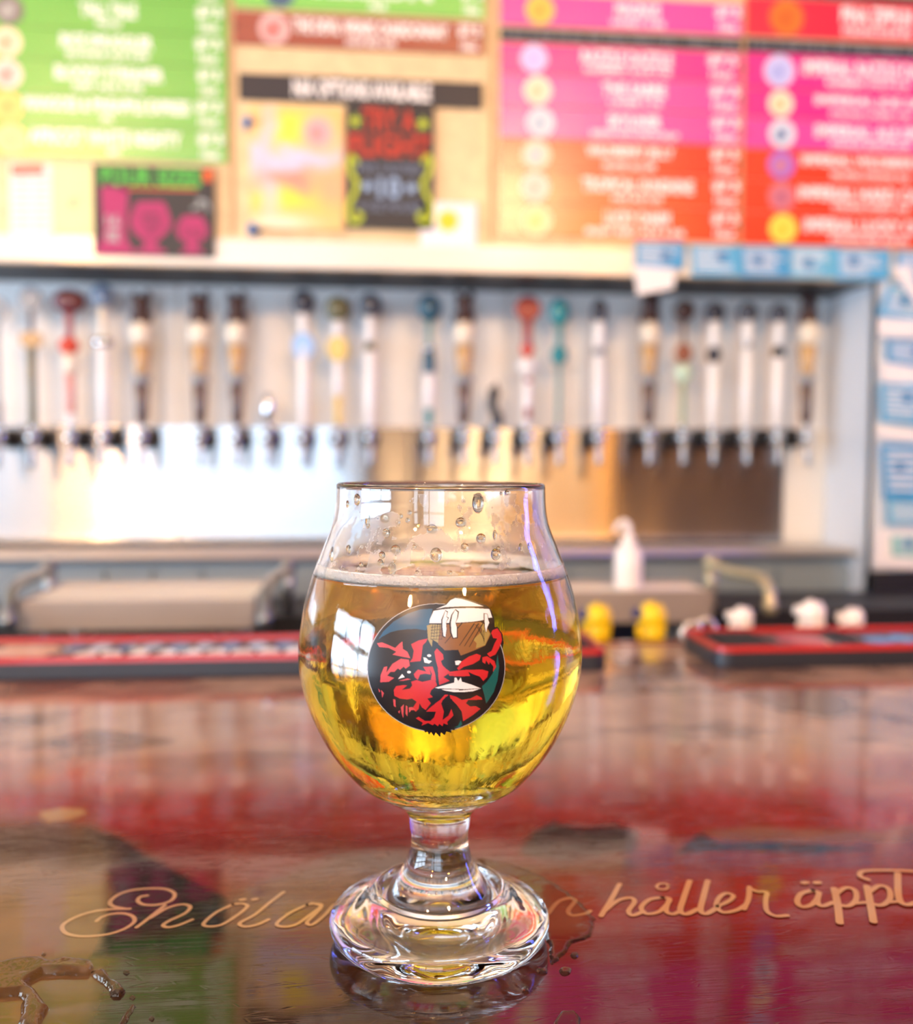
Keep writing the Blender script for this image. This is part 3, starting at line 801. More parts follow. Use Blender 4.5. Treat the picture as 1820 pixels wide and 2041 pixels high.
def tap(px, pieces, label, spout=True):
    c = onY(px, 868, Y_H); X = c[0]; zf = onY(px, 874, Y_T)[2]
    root = empty('beer_tap', (X, Y_T - .01, zf), label, 'beer tap', 'row of beer taps along the steel backsplash')
    yb = Y_T - .010
    b = MB(); b.lathe([(.0165, yb), (.0170, yb - .006), (.0150, yb - .016), (.0140, yb - .026)], 20, (X, 0, zf), 'Y'); b.build('collar', M_black, root)
    b = MB(); b.lathe([(.0075, yb - .02), (.0075, yb - .044), (.0105, yb - .046), (.0105, yb - .066), (.006, yb - .072), (0, yb - .073)], 18, (X, 0, zf), 'Y')
    b.build('faucet_body', M_chrome, root)
    b = MB(); b.tube(catmull([(X, Y_H - .002, zf), (X, Y_H - .008, zf - .018), (X, Y_H - .010, zf - .045)], 5), [.0070, .0066, .0062, .0058, .0055, .0053, .005, .005, .005, .005, .0048], 14)
    b.build('spout', M_spout, root)
    zc = onY(px, 846, Y_H)[2]
    b = MB(); b.lathe([(.0045, zf), (.0045, zf + .012), (.0070, zf + .014), (.0070, zc - .003), (.0055, zc)], 16, (X, Y_H, 0)); 
    h = b.build('handle', M_chrome, root); h['label'] = 'chrome ferrule carrying the tap handle'
    for p in pieces:
        kind, y0, y1, w, k = p[:5]; kw = p[5] if len(p) > 5 else {}
        piece(h, X, kind, y0, y1, w, k, px, **kw)
    return root
CARVED = [('carved', 582, 648, 44, 'brown'), ('rod', 640, 850, 12, 'stem'), ('ball', 640, 690, 44, 'cream', dict(d=.006)), ('rod', 688, 752, 24, 'tan', dict(w2=38)), ('ball', 742, 768, 38, 'grey'), ('rod', 766, 842, 22, 'stem', dict(w2=28))]
def carved(extra=()): return CARVED + list(extra)
white_shaft = ('rod', 690, 850, 21, 'white', dict(w2=24))
TAPS = [
 (-2, [('rod', 800, 850, 16, 'grey'), ('disc', 590, 640, 40, 'grey'), ('rod', 640, 800, 10, 'grey')], 'plain grey beer tap cut by the left edge of the picture'),
 (66, [('disc', 570, 618, 42, 'grey'), ('rod', 616, 668, 10, 'stem'), ('paddle', 662, 692, 38, 'tan'), ('rod', 690, 850, 16, 'olive')], 'beer tap with grey openwork disc and tan block handle'),
 (142, [('ball', 576, 625, 62, 'dred'), ('rod', 620, 678, 14, 'red'), ('ball', 672, 708, 38, 'scarlet', dict(d=.004)), ('rod', 706, 745, 30, 'cream'), ('rod', 742, 825, 18, 'pinkish'), ('rod', 822, 850, 16, 'white')], 'beer tap with dark red oval top and scarlet ball'),
 (208, [('ball', 566, 615, 44, 'blueg'), ('rod', 612, 680, 18, 'cream'), ('ball', 670, 696, 42, 'chrome'), white_shaft], 'beer tap with blue grey top and glinting chrome waist'),
 (284, carved(), 'carved brown tap handle, leftmost of its kind'),
 (400, carved(), 'carved brown tap handle left of centre, first of the adjacent pair'),
 (473, carved(), 'carved brown tap handle left of centre, second of the adjacent pair'),
 (535, [('ball', 784, 842, 24, 'chrome')], 'bare chrome beer tap with short egg shaped lever'),
 (606, [('ball', 578, 628, 46, 'navy'), ('rod', 624, 672, 20, 'white'), ('disc', 664, 718, 44, 'lblue', dict(d=.004)), white_shaft], 'beer tap with navy top and light blue disc'),
 (674, [('ball', 590, 642, 50, 'olive'), ('rod', 638, 676, 18, 'white'), ('disc', 670, 722, 42, 'yellow', dict(d=.004)), ('rod', 718, 790, 18, 'white'), ('rod', 788, 850, 14, 'yellow')], 'beer tap with olive top and yellow disc'),
 (738, [('ball', 584, 634, 48, 'slate'), ('rod', 630, 682, 20, 'white'), ('ball', 682, 704, 22, 'olive'), ('rod', 700, 850, 22, 'white', dict(w2=26))], 'beer tap with slate top and plain white shaft left of the gap'),
 (855, [('ball', 586, 642, 48, 'dteal'), ('rod', 638, 692, 10, 'teal'), ('ball', 686, 706, 28, 'chrome'), ('rod', 704, 744, 26, 'dteal'), ('rod', 742, 815, 22, 'white'), ('rod', 812, 850, 16, 'teal')], 'beer tap with dark teal top and white shaft right of the gap'),
 (924, carved([]), 'carved brown tap handle above the glass, between teal and black taps'),
 (986, [('horse', 765, 850, 34, 'black')], 'short black figure tap handle above the glass rim'),
 (1050, [('disc', 590, 640, 52, 'red'), ('rod', 636, 696, 18, 'red'), ('rod', 690, 712, 18, 'scarlet', dict(w2=30)), ('ball', 712, 746, 44, 'white'), ('rod', 744, 850, 20, 'white'), ('ball', 752, 764, 14, 'red', dict(d=.008)), ('ball', 812, 836, 14, 'red', dict(d=.008))], 'beer tap with round red disc, orange neck and white ball'),
 (1113, [('ball', 594, 650, 40, 'teal'), ('rod', 646, 694, 14, 'teal'), ('ball', 688, 728, 34, 'teal'), ('rod', 724, 850, 9, 'teal')], 'all teal beer tap with two ovals and thin shaft'),
 (1192, [('ball', 596, 646, 32, 'navy'), ('rod', 640, 694, 24, 'white'), ('ball', 690, 712, 26, 'grey'), ('rod', 708, 850, 24, 'white', dict(w2=26))], 'tall white beer tap with small navy oval top'),
 (1292, carved(), 'carved brown tap handle left of the brown ball tap'),
 (1360, [('ball', 598, 640, 44, 'brown'), ('rod', 636, 690, 8, 'brown'), ('ball', 684, 724, 36, 'rust'), ('ball', 724, 764, 38, 'mint'), ('rod', 760, 850, 10, 'green')], 'beer tap with brown top, rust ball and mint ball'),
 (1420, [('ball', 602, 644, 44, 'navy'), ('rod', 640, 694, 22, 'white'), ('ball', 688, 726, 28, 'navy'), ('rod', 724, 850, 22, 'white', dict(w2=28))], 'white beer tap with navy top and dark ball, right of the mint ball tap'),
 (1486, [('ball', 602, 644, 42, 'slate'), ('rod', 640, 684, 24, 'white'), ('ball', 676, 698, 24, 'chrome'), ('rod', 696, 850, 24, 'white', dict(w2=26))], 'white beer tap with slate top and chrome waist, third from the right'),
 (1548, [('ball', 604, 646, 40, 'slate'), ('rod', 640, 690, 22, 'white'), ('ball', 690, 716, 26, 'black'), ('rod', 712, 850, 24, 'white', dict(w2=26))], 'white beer tap with slate top and black ball, second from the right'),
 (1606, carved(), 'carved brown tap handle, rightmost by the alcove side')]
for px, pc, lab in TAPS: tap(px, pc, lab)

# ================================================================= BAR COUNTER
Y_BAR = onZ(910, 1289, 0)[1]
bar = empty('bar_counter', (0, .4, Z_FLOOR), 'glossy dark red resin bar top with inlaid lettering under the beer glass', 'bar counter')
M_wood = mat('varnished_rail_wood', (120, 52, 26), .3, coat=.8, noise=.3, nscale=10, stretch=(1, 12, 12))
b = MB(); b.box(-1.9, 2.2, -.05, Y_BAR - .002, -.035, -.001); b.build('slab', M_wood, bar)
b = MB(); b.box(-1.9, 2.2, Y_BAR - .002, Y_BAR + .008, -.035, .0015); b.build('back_edge', M_wood, bar)
b = MB(); b.box(-1.85, 2.15, .1, Y_BAR - .12, Z_FLOOR, -.035); b.build('base', M_dark, bar)

# printed surface under resin: colours painted on a graded grid
xs_ = np.unique(np.concatenate([np.linspace(-1.9, -.34, 40), np.linspace(-.34, .56, 620), np.linspace(.56, 2.2, 40)]))
ys_ = [-.05, .05, .15]
y = .2
while y < Y_BAR - .002:
    ys_.append(y); y += .00135 * (y / .28) ** 1.3
ys_.append(Y_BAR - .002); ys_ = np.array(ys_)
GX, GY = np.meshgrid(xs_, ys_); gx, gy = GX.ravel(), GY.ravel()
gp = np.stack([gx, gy, np.zeros_like(gx)], 1) - CAM
dep = np.maximum(gp @ fw, .05); PX = CX + F * (gp @ rt) / dep; PY = CY - F * (gp @ up) / dep
base = np.tile(lins((150, 44, 30)), (len(gx), 1))
n1 = fbm(gx * 14, gy * 22); n2 = fbm(gx * 60 + 9, gy * 60); n3 = fbm(gx * 5 + 3, gy * 9)
wx = PX + (n1 - .5) * 90; wy = PY + (n2 - .5) * 40
def soft(poly, w=18, rough=0):
    return np.clip(.5 + polydist(PX + (n2 - .5) * rough, PY + (n1 - .5) * rough * .5, poly) / w, 0, 1)
base = mixc(base, lins((174, 152, 134)), np.clip((1600 - wy) / 120, 0, 1) * .85)           # far part: tan print, paled to stand in for the steel's reflection
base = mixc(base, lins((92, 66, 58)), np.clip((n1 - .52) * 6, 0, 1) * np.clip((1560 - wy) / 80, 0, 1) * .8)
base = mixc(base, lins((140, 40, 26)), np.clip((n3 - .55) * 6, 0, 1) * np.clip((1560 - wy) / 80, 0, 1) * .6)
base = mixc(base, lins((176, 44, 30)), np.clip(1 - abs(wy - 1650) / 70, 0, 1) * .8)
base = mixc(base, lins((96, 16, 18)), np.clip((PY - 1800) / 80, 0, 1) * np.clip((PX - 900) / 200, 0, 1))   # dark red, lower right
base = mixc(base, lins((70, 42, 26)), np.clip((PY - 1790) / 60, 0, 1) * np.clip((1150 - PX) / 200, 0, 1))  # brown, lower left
base = mixc(base, lins((146, 104, 62)), soft([(-300, 1600), (180, 1640), (300, 1720), (230, 1900), (180, 2060), (-300, 2060)], 60, 60))
base = mixc(base, lins((128, 92, 70)), soft([(455, 1780), (560, 1745), (680, 1700), (800, 1690), (1000, 1710), (1150, 1770), (1180, 1860), (900, 1860), (640, 1850), (450, 1850)], 26, 40) * .9)
base = mixc(base, lins((34, 18, 20)), soft([(170, 1650), (225, 1668), (290, 1702), (350, 1735), (400, 1768), (448, 1790), (455, 1830), (430, 1900), (180, 1905), (200, 1850), (225, 1780), (210, 1700)], 14, 30))
base = mixc(base, lins((112, 84, 60)), soft([(0, 1640), (100, 1625), (190, 1648), (250, 1700), (240, 1740), (60, 1720), (-100, 1730), (-100, 1650)], 30, 50) * .8)
base = mixc(base, lins((60, 32, 26)), soft([(1040, 1700), (1060, 1655), (1110, 1636), (1160, 1650), (1220, 1645), (1262, 1660), (1262, 1700), (1200, 1710), (1140, 1720), (1090, 1720)], 18, 40))
base = mixc(base, lins((112, 60, 34)), soft([(1000, 1740), (1100, 1715), (1260, 1705), (1300, 1750), (1260, 1800), (1100, 1800), (1010, 1790)], 30, 50) * .9)
base = mixc(base, lins((58, 28, 28)), soft([(1340, 1700), (1380, 1665), (1400, 1660), (1430, 1680), (1500, 1675), (1640, 1678), (1740, 1690), (1640, 1696), (1440, 1694)], 12, 40))
base = mixc(base, lins((158, 100, 70)), soft([(1400, 1655), (1500, 1645), (1640, 1650), (1760, 1655), (1820, 1640), (2000, 1660), (1800, 1680), (1600, 1676), (1440, 1676)], 12, 30) * .8)
base = mixc(base, lins((196, 150, 92)), soft([(80, 1618), (120, 1610), (165, 1612), (172, 1622), (140, 1634), (95, 1640), (82, 1630)], 10))
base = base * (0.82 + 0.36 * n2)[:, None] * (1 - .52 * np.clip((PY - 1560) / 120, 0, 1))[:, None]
nxg, nyg = len(xs_), len(ys_)
i = np.arange(nyg - 1)[:, None] * nxg + np.arange(nxg - 1)[None, :]
q = np.stack([i, i + 1, i + nxg + 1, i + nxg], -1).reshape(-1, 4)
me = bpy.data.meshes.new('resin_top'); 
me.vertices.add(len(gx)); me.vertices.foreach_set('co', np.stack([gx, gy, np.zeros_like(gx)], 1).ravel())
me.loops.add(q.size); me.loops.foreach_set('vertex_index', q.ravel())
me.polygons.add(len(q)); me.polygons.foreach_set('loop_start', np.arange(0, q.size, 4)); 
me.update(calc_edges=True)
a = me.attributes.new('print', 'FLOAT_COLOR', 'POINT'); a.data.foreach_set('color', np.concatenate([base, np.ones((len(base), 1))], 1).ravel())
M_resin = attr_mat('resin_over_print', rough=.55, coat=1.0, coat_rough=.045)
def resin_relief(m):
    nt = m.node_tree; bs = nt.nodes['Principled BSDF']
    bs.inputs['Specular IOR Level'].default_value = 0.0
    bs.inputs['Coat IOR'].default_value = 1.62
    tc = nt.nodes.new('ShaderNodeTexCoord')
    n = nt.nodes.new('ShaderNodeTexNoise'); n.inputs['Scale'].default_value = 14; n.inputs['Detail'].default_value = 2
    nt.links.new(tc.outputs['Object'], n.inputs['Vector'])
    prev = None
    for ang, sc_, st in ((20, 36, .25), (-35, 30, .2), (75, 26, .2)):
        mp = nt.nodes.new('ShaderNodeMapping'); mp.inputs['Rotation'].default_value = (0, 0, R(ang)); mp.inputs['Scale'].default_value = (sc_, sc_ * 14, 1)
        v = nt.nodes.new('ShaderNodeTexVoronoi'); v.feature = 'DISTANCE_TO_EDGE'; v.inputs['Scale'].default_value = 1.0
        mr = nt.nodes.new('ShaderNodeMapRange'); mr.inputs['From Max'].default_value = .02
        nt.links.new(tc.outputs['Object'], mp.inputs[0]); nt.links.new(mp.outputs[0], v.inputs['Vector']); nt.links.new(v.outputs['Distance'], mr.inputs['Value'])
        if prev is None: prev = mr.outputs[0]
        else:
            mm = nt.nodes.new('ShaderNodeMath'); mm.operation = 'MINIMUM'; nt.links.new(prev, mm.inputs[0]); nt.links.new(mr.outputs[0], mm.inputs[1]); prev = mm.outputs[0]
    b1 = nt.nodes.new('ShaderNodeBump'); b1.inputs['Strength'].default_value = .25; b1.inputs['Distance'].default_value = .0012
    nt.links.new(n.outputs['Fac'], b1.inputs['Height'])
    b2 = nt.nodes.new('ShaderNodeBump'); b2.inputs['Strength'].default_value = .05; b2.inputs['Distance'].default_value = .0001
    nt.links.new(prev, b2.inputs['Height']); nt.links.new(b1.outputs[0], b2.inputs['Normal'])
    nt.links.new(b2.outputs[0], bs.inputs['Coat Normal'])
resin_relief(M_resin)
me.materials.append(M_resin)
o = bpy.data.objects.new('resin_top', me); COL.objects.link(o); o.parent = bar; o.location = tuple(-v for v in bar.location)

# script lettering inlaid under the resin
M_script = mat('tan_script_inlay', (176, 144, 106), .5, coat=1.0, coat_rough=.045, spec=0.0)
A = lambda P: [(x / 2.844, 1640 + y / 2.844) for x, y in P]
B = lambda P: [(1000 + x / 2.2195, 1600 + y / 2.2195) for x, y in P]
strokes = [
 (A([(835, 412), (795, 420), (782, 444), (820, 464), (900, 463), (970, 440), (990, 405), (955, 380), (880, 371), (760, 380), (675, 405), (625, 445), (640, 472), (715, 488)]), 1.45),
 (A([(735, 487), (600, 492), (480, 515), (385, 557), (352, 592), (380, 628), (470, 643), (600, 633), (700, 603), (760, 562), (752, 530), (700, 513), (630, 517), (575, 535), (548, 556)]), 1.45),
 (A([(775, 592), (850, 535), (935, 467)]), 1.45), (A([(850, 540), (950, 482), (1035, 462), (1078, 476), (1050, 512), (965, 552), (925, 580), (955, 592), (1020, 577), (1090, 548)]), 1.45),
 (A([(1320, 462), (1225, 508), (1155, 570), (1185, 587), (1260, 575), (1350, 520), (1402, 474), (1375, 457), (1320, 462)]), 1.4), (A([(1368, 436), (1382, 434)]), 1.9), (A([(1438, 434), (1452, 432)]), 1.9),
 (A([(1608, 392), (1530, 452), (1445, 520), (1360, 568), (1390, 588), (1460, 576), (1522, 548)]), 1.45),
 (A([(1740, 464), (1645, 510), (1570, 570), (1605, 588), (1680, 575), (1760, 520), (1822, 470), (1790, 458), (1740, 464)]), 1.4),
 ([(622, 1800), (640, 1806), (628, 1822), (612, 1838), (622, 1843), (645, 1826), (668, 1802), (676, 1812), (662, 1838), (682, 1830), (705, 1804), (712, 1812), (700, 1838), (716, 1836)], 1.4),
 (B([(205, 492), (250, 440), (300, 424), (325, 436), (295, 478), (312, 500), (370, 492), (392, 478)]), 1.6),
 (B([(440, 500), (482, 432), (522, 360)]), 1.9), (B([(455, 478), (515, 432), (570, 420), (588, 438), (562, 478), (580, 498), (628, 480)]), 1.8),
 (B([(712, 418), (655, 428), (618, 462), (640, 490), (695, 482), (735, 445), (742, 424), (712, 418)]), 1.8), (B([(742, 424), (728, 478), (758, 492), (790, 478)]), 1.8),
 (B([(740, 368), (728, 358), (700, 358), (686, 370), (698, 382), (726, 382), (740, 368)]), 1.2),
 (B([(832, 345), (806, 420), (790, 476), (818, 492), (866, 470)]), 2.1), (B([(912, 345), (892, 420), (880, 474), (906, 490), (955, 462)]), 2.1),
 (B([(955, 458), (1010, 432), (1024, 410), (992, 400), (962, 420), (950, 456), (980, 484), (1040, 474), (1078, 452)]), 1.8),
 (B([(1072, 470), (1092, 425), (1096, 372)]), 1.9), (B([(1096, 378), (1132, 392), (1172, 396), (1168, 432), (1174, 478), (1212, 500), (1264, 498)]), 1.8),
 (B([(1378, 386), (1325, 402), (1308, 438), (1332, 460), (1378, 446), (1404, 402), (1378, 386)]), 2.0), (B([(1404, 396), (1398, 442), (1422, 456), (1466, 440)]), 2.0),
 (B([(1335, 354), (1348, 352)]), 2.4), (B([(1390, 354), (1403, 352)]), 2.4),
 (B([(1472, 380), (1486, 450), (1496, 530)]), 2.6), (B([(1478, 404), (1520, 376), (1562, 386), (1568, 428), (1534, 456), (1490, 450)]), 2.0), (B([(1560, 444), (1614, 440)]), 1.8),
 (B([(1616, 370), (1632, 450), (1645, 525)]), 2.6), (B([(1622, 398), (1670, 366), (1712, 380), (1718, 424), (1682, 452), (1636, 446)]), 2.0), (B([(1706, 440), (1750, 436)]), 1.8),
 (B([(1752, 312), (1754, 400), (1768, 440), (1800, 450), (1850, 436)]), 2.4), (B([(1622, 340), (1586, 324), (1600, 302), (1700, 298), (1830, 304), (1900, 330)]), 2.0)]
letters = [(0, 1), (2, 3), (4, 5, 6), (7,), (8,), (9,), (10,), (11, 12), (13, 14, 15), (16,), (17,), (18,), (19, 20), (21, 22, 23, 24), (25, 26, 27), (28, 29, 30), (31, 32)]
assert sum(len(q) for q in letters) == len(strokes), len(strokes)
mbs = {}
for si, (P, w) in enumerate(strokes):
    li = [k for k, q in enumerate(letters) if si in q][0]
    b = mbs.setdefault(li, MB())
    zz_ = .00010 + .000015 * si
    b.ribbon(catmull([onZ(p[0], p[1], zz_) for p in P], 8) if len(P) > 2 else [onZ(p[0], p[1], zz_) for p in P], w / 1000, (0, 0, 1))
for li in sorted(mbs): mbs[li].build('letter', M_script, bar)

# ================================================================= BAR MATS
M_matred = mat('red_mat_rim', (176, 22, 22), .35, coat=.3); M_matnavy = mat('navy_mat_rubber', (26, 32, 46), .45, noise=.15)
M_matwell = mat('mat_well', (44, 22, 30), .4, coat=.4, coat_rough=.2, noise=.2); M_nubs = mat('mat_nubs', (36, 40, 48), .5)
HM = .0165
def bar_mat(px_l, px_r, pyref, label, marks):
    Yf = onZ(910, 1343, 0)[1]; Yb = Yf + .083
    x0 = onY(px_l, pyref, Yf)[0]; x1 = onY(px_r, pyref, Yf)[0]
    root = empty('bar_mat', ((x0 + x1) / 2, Yf, 0), label, 'bar mat', 'red edged bar mats along the far edge of the bar')
    def rr(ins, z, r=.010, n=5):
        pts = []
        for (cx_, cy_, a0) in ((x1 - r, Yf + r, -90), (x1 - r, Yb - r, 0), (x0 + r, Yb - r, 90), (x0 + r, Yf + r, 180)):
            for k in range(n + 1):
                t = R(a0 + 90 * k / n); pts.append((cx_ + (r - ins) * math.cos(t), cy_ + (r - ins) * math.sin(t), z))
        return pts
    def shell(rings, name, m, capb=False, capt=False):
        b = MB(); vs = [p for rg in rings for p in rg]; n = len(rings[0]); fs = []
        for i in range(len(rings) - 1):
            for k in range(n): fs.append((i * n + k, i * n + (k + 1) % n, (i + 1) * n + (k + 1) % n, (i + 1) * n + k))
        if capb: fs.append(tuple(range(n))[::-1])
        if capt: fs.append(tuple(range((len(rings) - 1) * n, len(rings) * n)))
        b.add(vs, fs, False); return b.build(name, m, root)
    shell([rr(0, 0), rr(-.0006, .002), rr(0, HM - .004)], 'base', M_matnavy, capb=True)
    shell([rr(0, HM - .004), rr(.0004, HM - .001), rr(.0016, HM), rr(.0036, HM), rr(.0044, HM - .001), rr(.0047, HM - .0035)], 'rim', M_matred)
    shell([rr(.0047, HM - .0036), rr(.0048, HM - .0035)], 'well', M_matwell, capt=True)
    zt = HM - .0034
    for mk in marks:
        kind = mk[0]
        if kind == 'nubs':
            b = MB(); xa = onY(mk[1], 1275, Yf + .04)[0]; xb = onY(mk[2], 1275, Yf + .04)[0]
            n = int((xb - xa) / .006)
            for i in range(n):
                for j in range(9):
                    cx_, cy_ = xa + (i + .5) * .006, Yf + .012 + j * .007
                    b.lathe([(.0022, zt - .0005), (.0018, zt + .003)], 6, (cx_, cy_, 0), smooth=False)
            ob = b.build('nubs', M_nubs, root); ob['kind'] = 'stuff'
        elif kind == 'blob':
            _, pxc, v, wpx, d, col = mk
            yy = Yf + v * .083; xc = onY(pxc, 1275, yy)[0]; w = wpx * yy / F
            pts = []
            rnd = random.Random(int(pxc))
            for k in range(14):
                a = 2 * math.pi * k / 14; q_ = rnd.uniform(.7, 1.1)
                pts.append((xc + w / 2 * q_ * math.cos(a), yy + d / 2 * q_ * math.sin(a)))
            b = MB(); b.prism(pts, zt, zt + .0006 + .0002 * (rnd.random()), 'Z'); b.build('printed_patch', mat('matink_%d_%d_%d' % col, col, .4, coat=.4), root, fix=True)
    return root
mk = [('blob', 50, .5, 150, .05, (226, 176, 150))]
rnd = random.Random(5)
for k, px in enumerate(range(150, 620, 52)):
    mk += [('blob', px, .62, 44, .026, (176, 194, 226) if k % 2 else (80, 110, 172)), ('blob', px + 22, .30, 46, .026, (248, 240, 242)), ('blob', px + 10, .45, 28, .03, (34, 32, 40))]
mk += [('blob', px, .5, 40, .03, (150, 170, 205)) for px in (660, 760, 860, 960, 1060)] + [('blob', 1150, .5, 60, .04, (190, 90, 90))]
mk.append(('nubs', 1080, 1185))
bar_mat(-420, 1212, 1325, 'long red edged bar mat with white and blue lettering behind the glass', mk)
mk2 = [('nubs', 1420, 1525), ('blob', 1600, .5, 120, .05, (190, 70, 96)), ('blob', 1625, .42, 60, .03, (232, 190, 180)), ('nubs', 1672, 1706),
       ('blob', 1750, .45, 80, .028, (84, 150, 220)), ('blob', 1800, .5, 60, .03, (100, 164, 226)), ('blob', 1870, .5, 70, .03, (84, 150, 220))]
bar_mat(1432, 2300, 1320, 'right bar mat with red rim, black nubs and blue lettering', mk2)

# ================================================================= SPRAYER TOPS BEHIND THE BAR EDGE
b = MB(); b.box(-1.6, 1.9, Y_BAR + .012, Y_BAR + .115, -.235, -.225); 
for xx in (-1.5, -.5, .5, 1.5): b.box(xx - .012, xx + .012, Y_BAR + .05, Y_BAR + .074, Z_FLOOR, -.235)
o = b.build('speed_shelf', M_steel2)
rootify(o, (0, Y_BAR + .06, Z_FLOOR)); tag(o, 'steel shelf hung behind the bar holding spray bottles', 'shelf')
M_yel = mat('yellow_plastic', (242, 206, 28), .35); M_bluep = mat('navy_plastic', (30, 40, 110), .35)
M_wplast = mat('white_plastic', (246, 240, 236), .4); M_bottle = mat('milky_bottle', (214, 218, 222), .35)
def sprayer(px, py0, py1, wpx, Y, body, nozzle, label, lean, group):
    c0 = onY(px, py1, Y); c1 = onY(px, py0, Y); h = c1[2] - c0[2]; w = wpx * Y / F / 2; X = c0[0]
    root = empty('spray_bottle', (X, Y, -.225), label, 'spray bottle', group)
    zb = c0[2] - .004
    b = MB(); b.lathe([(.026, -.225), (.028, -.22), (.028, zb - .07), (.024, zb - .045), (.012, zb - .02), (.011, zb - .004)], 20, (X, Y, 0)); b.build('bottle', M_bottle, root)
    b = MB(); b.lathe([(.0125, zb - .014), (.0125, zb + .001), (.009, zb + .004)], 16, (X, Y, 0)); b.build('collar', body, root)
    L = lean
    path = [(X - L * w * .1, Y, zb), (X + L * w * .05, Y, zb + h * .25), (X + L * w * .1, Y, zb + h * .55), (X - L * w * .2, Y, zb + h * .82), (X - L * w * .5, Y, zb + h * .98)]
    b = MB(); b.tube(catmull(path, 4), [w * .45] * 3 + [w * .8] * 6 + [w * .95] * 4 + [w * .6] * 3 + [w * .35], 14); b.build('trigger_head', body, root)
    b = MB(); b.tube([(X - L * w * .55, Y, zb + h * .72), (X - L * w * 1.25, Y, zb + h * .80)], w * .34, 12); b.build('nozzle', nozzle, root)
    b = MB(); b.tube(catmull([(X - L * w * .7, Y, zb + h * .55), (X - L * w * .95, Y, zb + h * .35), (X - L * w * .75, Y, zb + h * .12)], 4), w * .16, 8); b.build('trigger', body, root)
Gs = 'spray bottles standing behind the bar edge'
YB1 = Y_BAR + .055
sprayer(1192, 1198, 1272, 62, YB1, M_yel, M_bluep, 'yellow spray bottle top immediately right of the beer glass', 1, Gs)
sprayer(1300, 1195, 1276, 64, YB1, M_yel, M_bluep, 'yellow spray bottle top with navy nozzle between the two bar mats', 1, Gs)
sprayer(1478, 1206, 1258, 52, YB1, M_wplast, M_wplast, 'white spray bottle top at the left end of the right mat', 1, Gs)
sprayer(1618, 1192, 1262, 60, YB1, M_wplast, M_wplast, 'tallest white spray bottle top behind the middle of the right mat', 1, Gs)
sprayer(1698, 1210, 1256, 54, YB1, M_wplast, M_wplast, 'low white spray bottle top, rightmost behind the right mat', 1, Gs)
# wire bar clips on the gap between the mats
M_wire = mat('bright_wire', (230, 226, 222), .2, metal=.7)
for px, lab in ((1372, 'bent bright wire clip beside the corner of the right mat'), (1400, 'second bent wire clip tucked behind the corner of the right mat')):
    Yc = Y_BAR - .02 if px == 1372 else Y_BAR - .004
    c = onY(px, 1290, Yc); X = c[0]; b = MB()
    b.tube(catmull([(X, Yc, .0022), (X - .006, Yc, .012), (X + .002, Yc, .021), (X + .010, Yc, .016), (X + .012, Yc - .004, .0022)], 6), .0022, 8)
    o = b.build('wire_clip', M_wire); rootify(o, (X, Yc, 0)); tag(o, lab, 'clip', 'wire clips on the bar edge')

# white squeeze bottle on the right drain table
Yq = 1.125
c = onY(1252, 1160, Yq); sX = c[0]; k_ = Yq / F
sq = empty('squeeze_bottle', (sX, Yq, .004), 'white squeeze bottle with bent spout on the drain table right of the glass', 'bottle')
zt_ = onY(1252, 1092, Yq)[2]; zn = onY(1240, 1040, Yq)[2]
b = MB(); b.lathe([(.013, .004), (.0162, .006), (.0165, zt_ - .008), (.014, zt_), (.007, zt_ + .006), (.006, zt_ + .010)], 24, (sX, Yq, 0)); b.build('body', M_wplast, sq)
b = MB(); b.lathe([(.0085, zt_ + .004), (.0085, zt_ + .012), (.004, zt_ + .015)], 18, (sX, Yq, 0)); b.build('cap', M_wplast, sq)
b = MB(); b.tube(catmull([(sX, Yq, zt_ + .01), (sX - .001, Yq, zt_ + .026), (sX - .006, Yq, zn), (sX - .013, Yq, zn - .004), (sX - .016, Yq, zn - .012)], 6), [.0042] * 8 + [.0036] * 8 + [.003] * 9, 10); b.build('spout', M_wplast, sq)

# ================================================================= THE BEER GLASS
gpos = onZ(876, 917 + H * F / .312, 0); 
d_ = .312
fx_ = ray(876, 1860); dirh = np.array([fx_[0], fx_[1]]); dirh /= np.linalg.norm(dirh)
GC = np.array([dirh[0] * d_ , dirh[1] * d_, 0.0])
PXM = d_ / F
def zpx(y): return H - (y - 917) * PXM
prof_px = [(1806, 117), (1775, 98), (1745, 77), (1714, 63), (1683, 58), (1650, 61), (1634, 64), (1626, 69), (1608, 86), (1590, 118), (1573, 147), (1555, 171),
           (1520, 202), (1485, 227), (1449, 246.5), (1414, 262), (1379, 273.5), (1343, 281.5), (1308, 285), (1273, 283.5), (1202, 272.5), (1149, 257.5), (1114, 244), (1079, 230), (1043, 216.5), (1008, 210.5), (975, 209)]
def cr2(P, n):
    return [tuple(p) for p in catmull(P, n)]
upper = [(r * PXM * .992, zpx(y)) for y, r in prof_px]
foot = [(.0, .0046), (.010, .0042), (.020, .0028), (.0280, .0006), (.0305, 0.0), (.0325, .0006), (.0347, .0030), (.0356, .0060), (.0350, .0084), (.0325, .0104), (.0280, .0124), (.0235, .0146), (.0205, .0172)]
zr = zpx(963)
outer = cr2(foot + upper[0:], 5)
wall = .0013
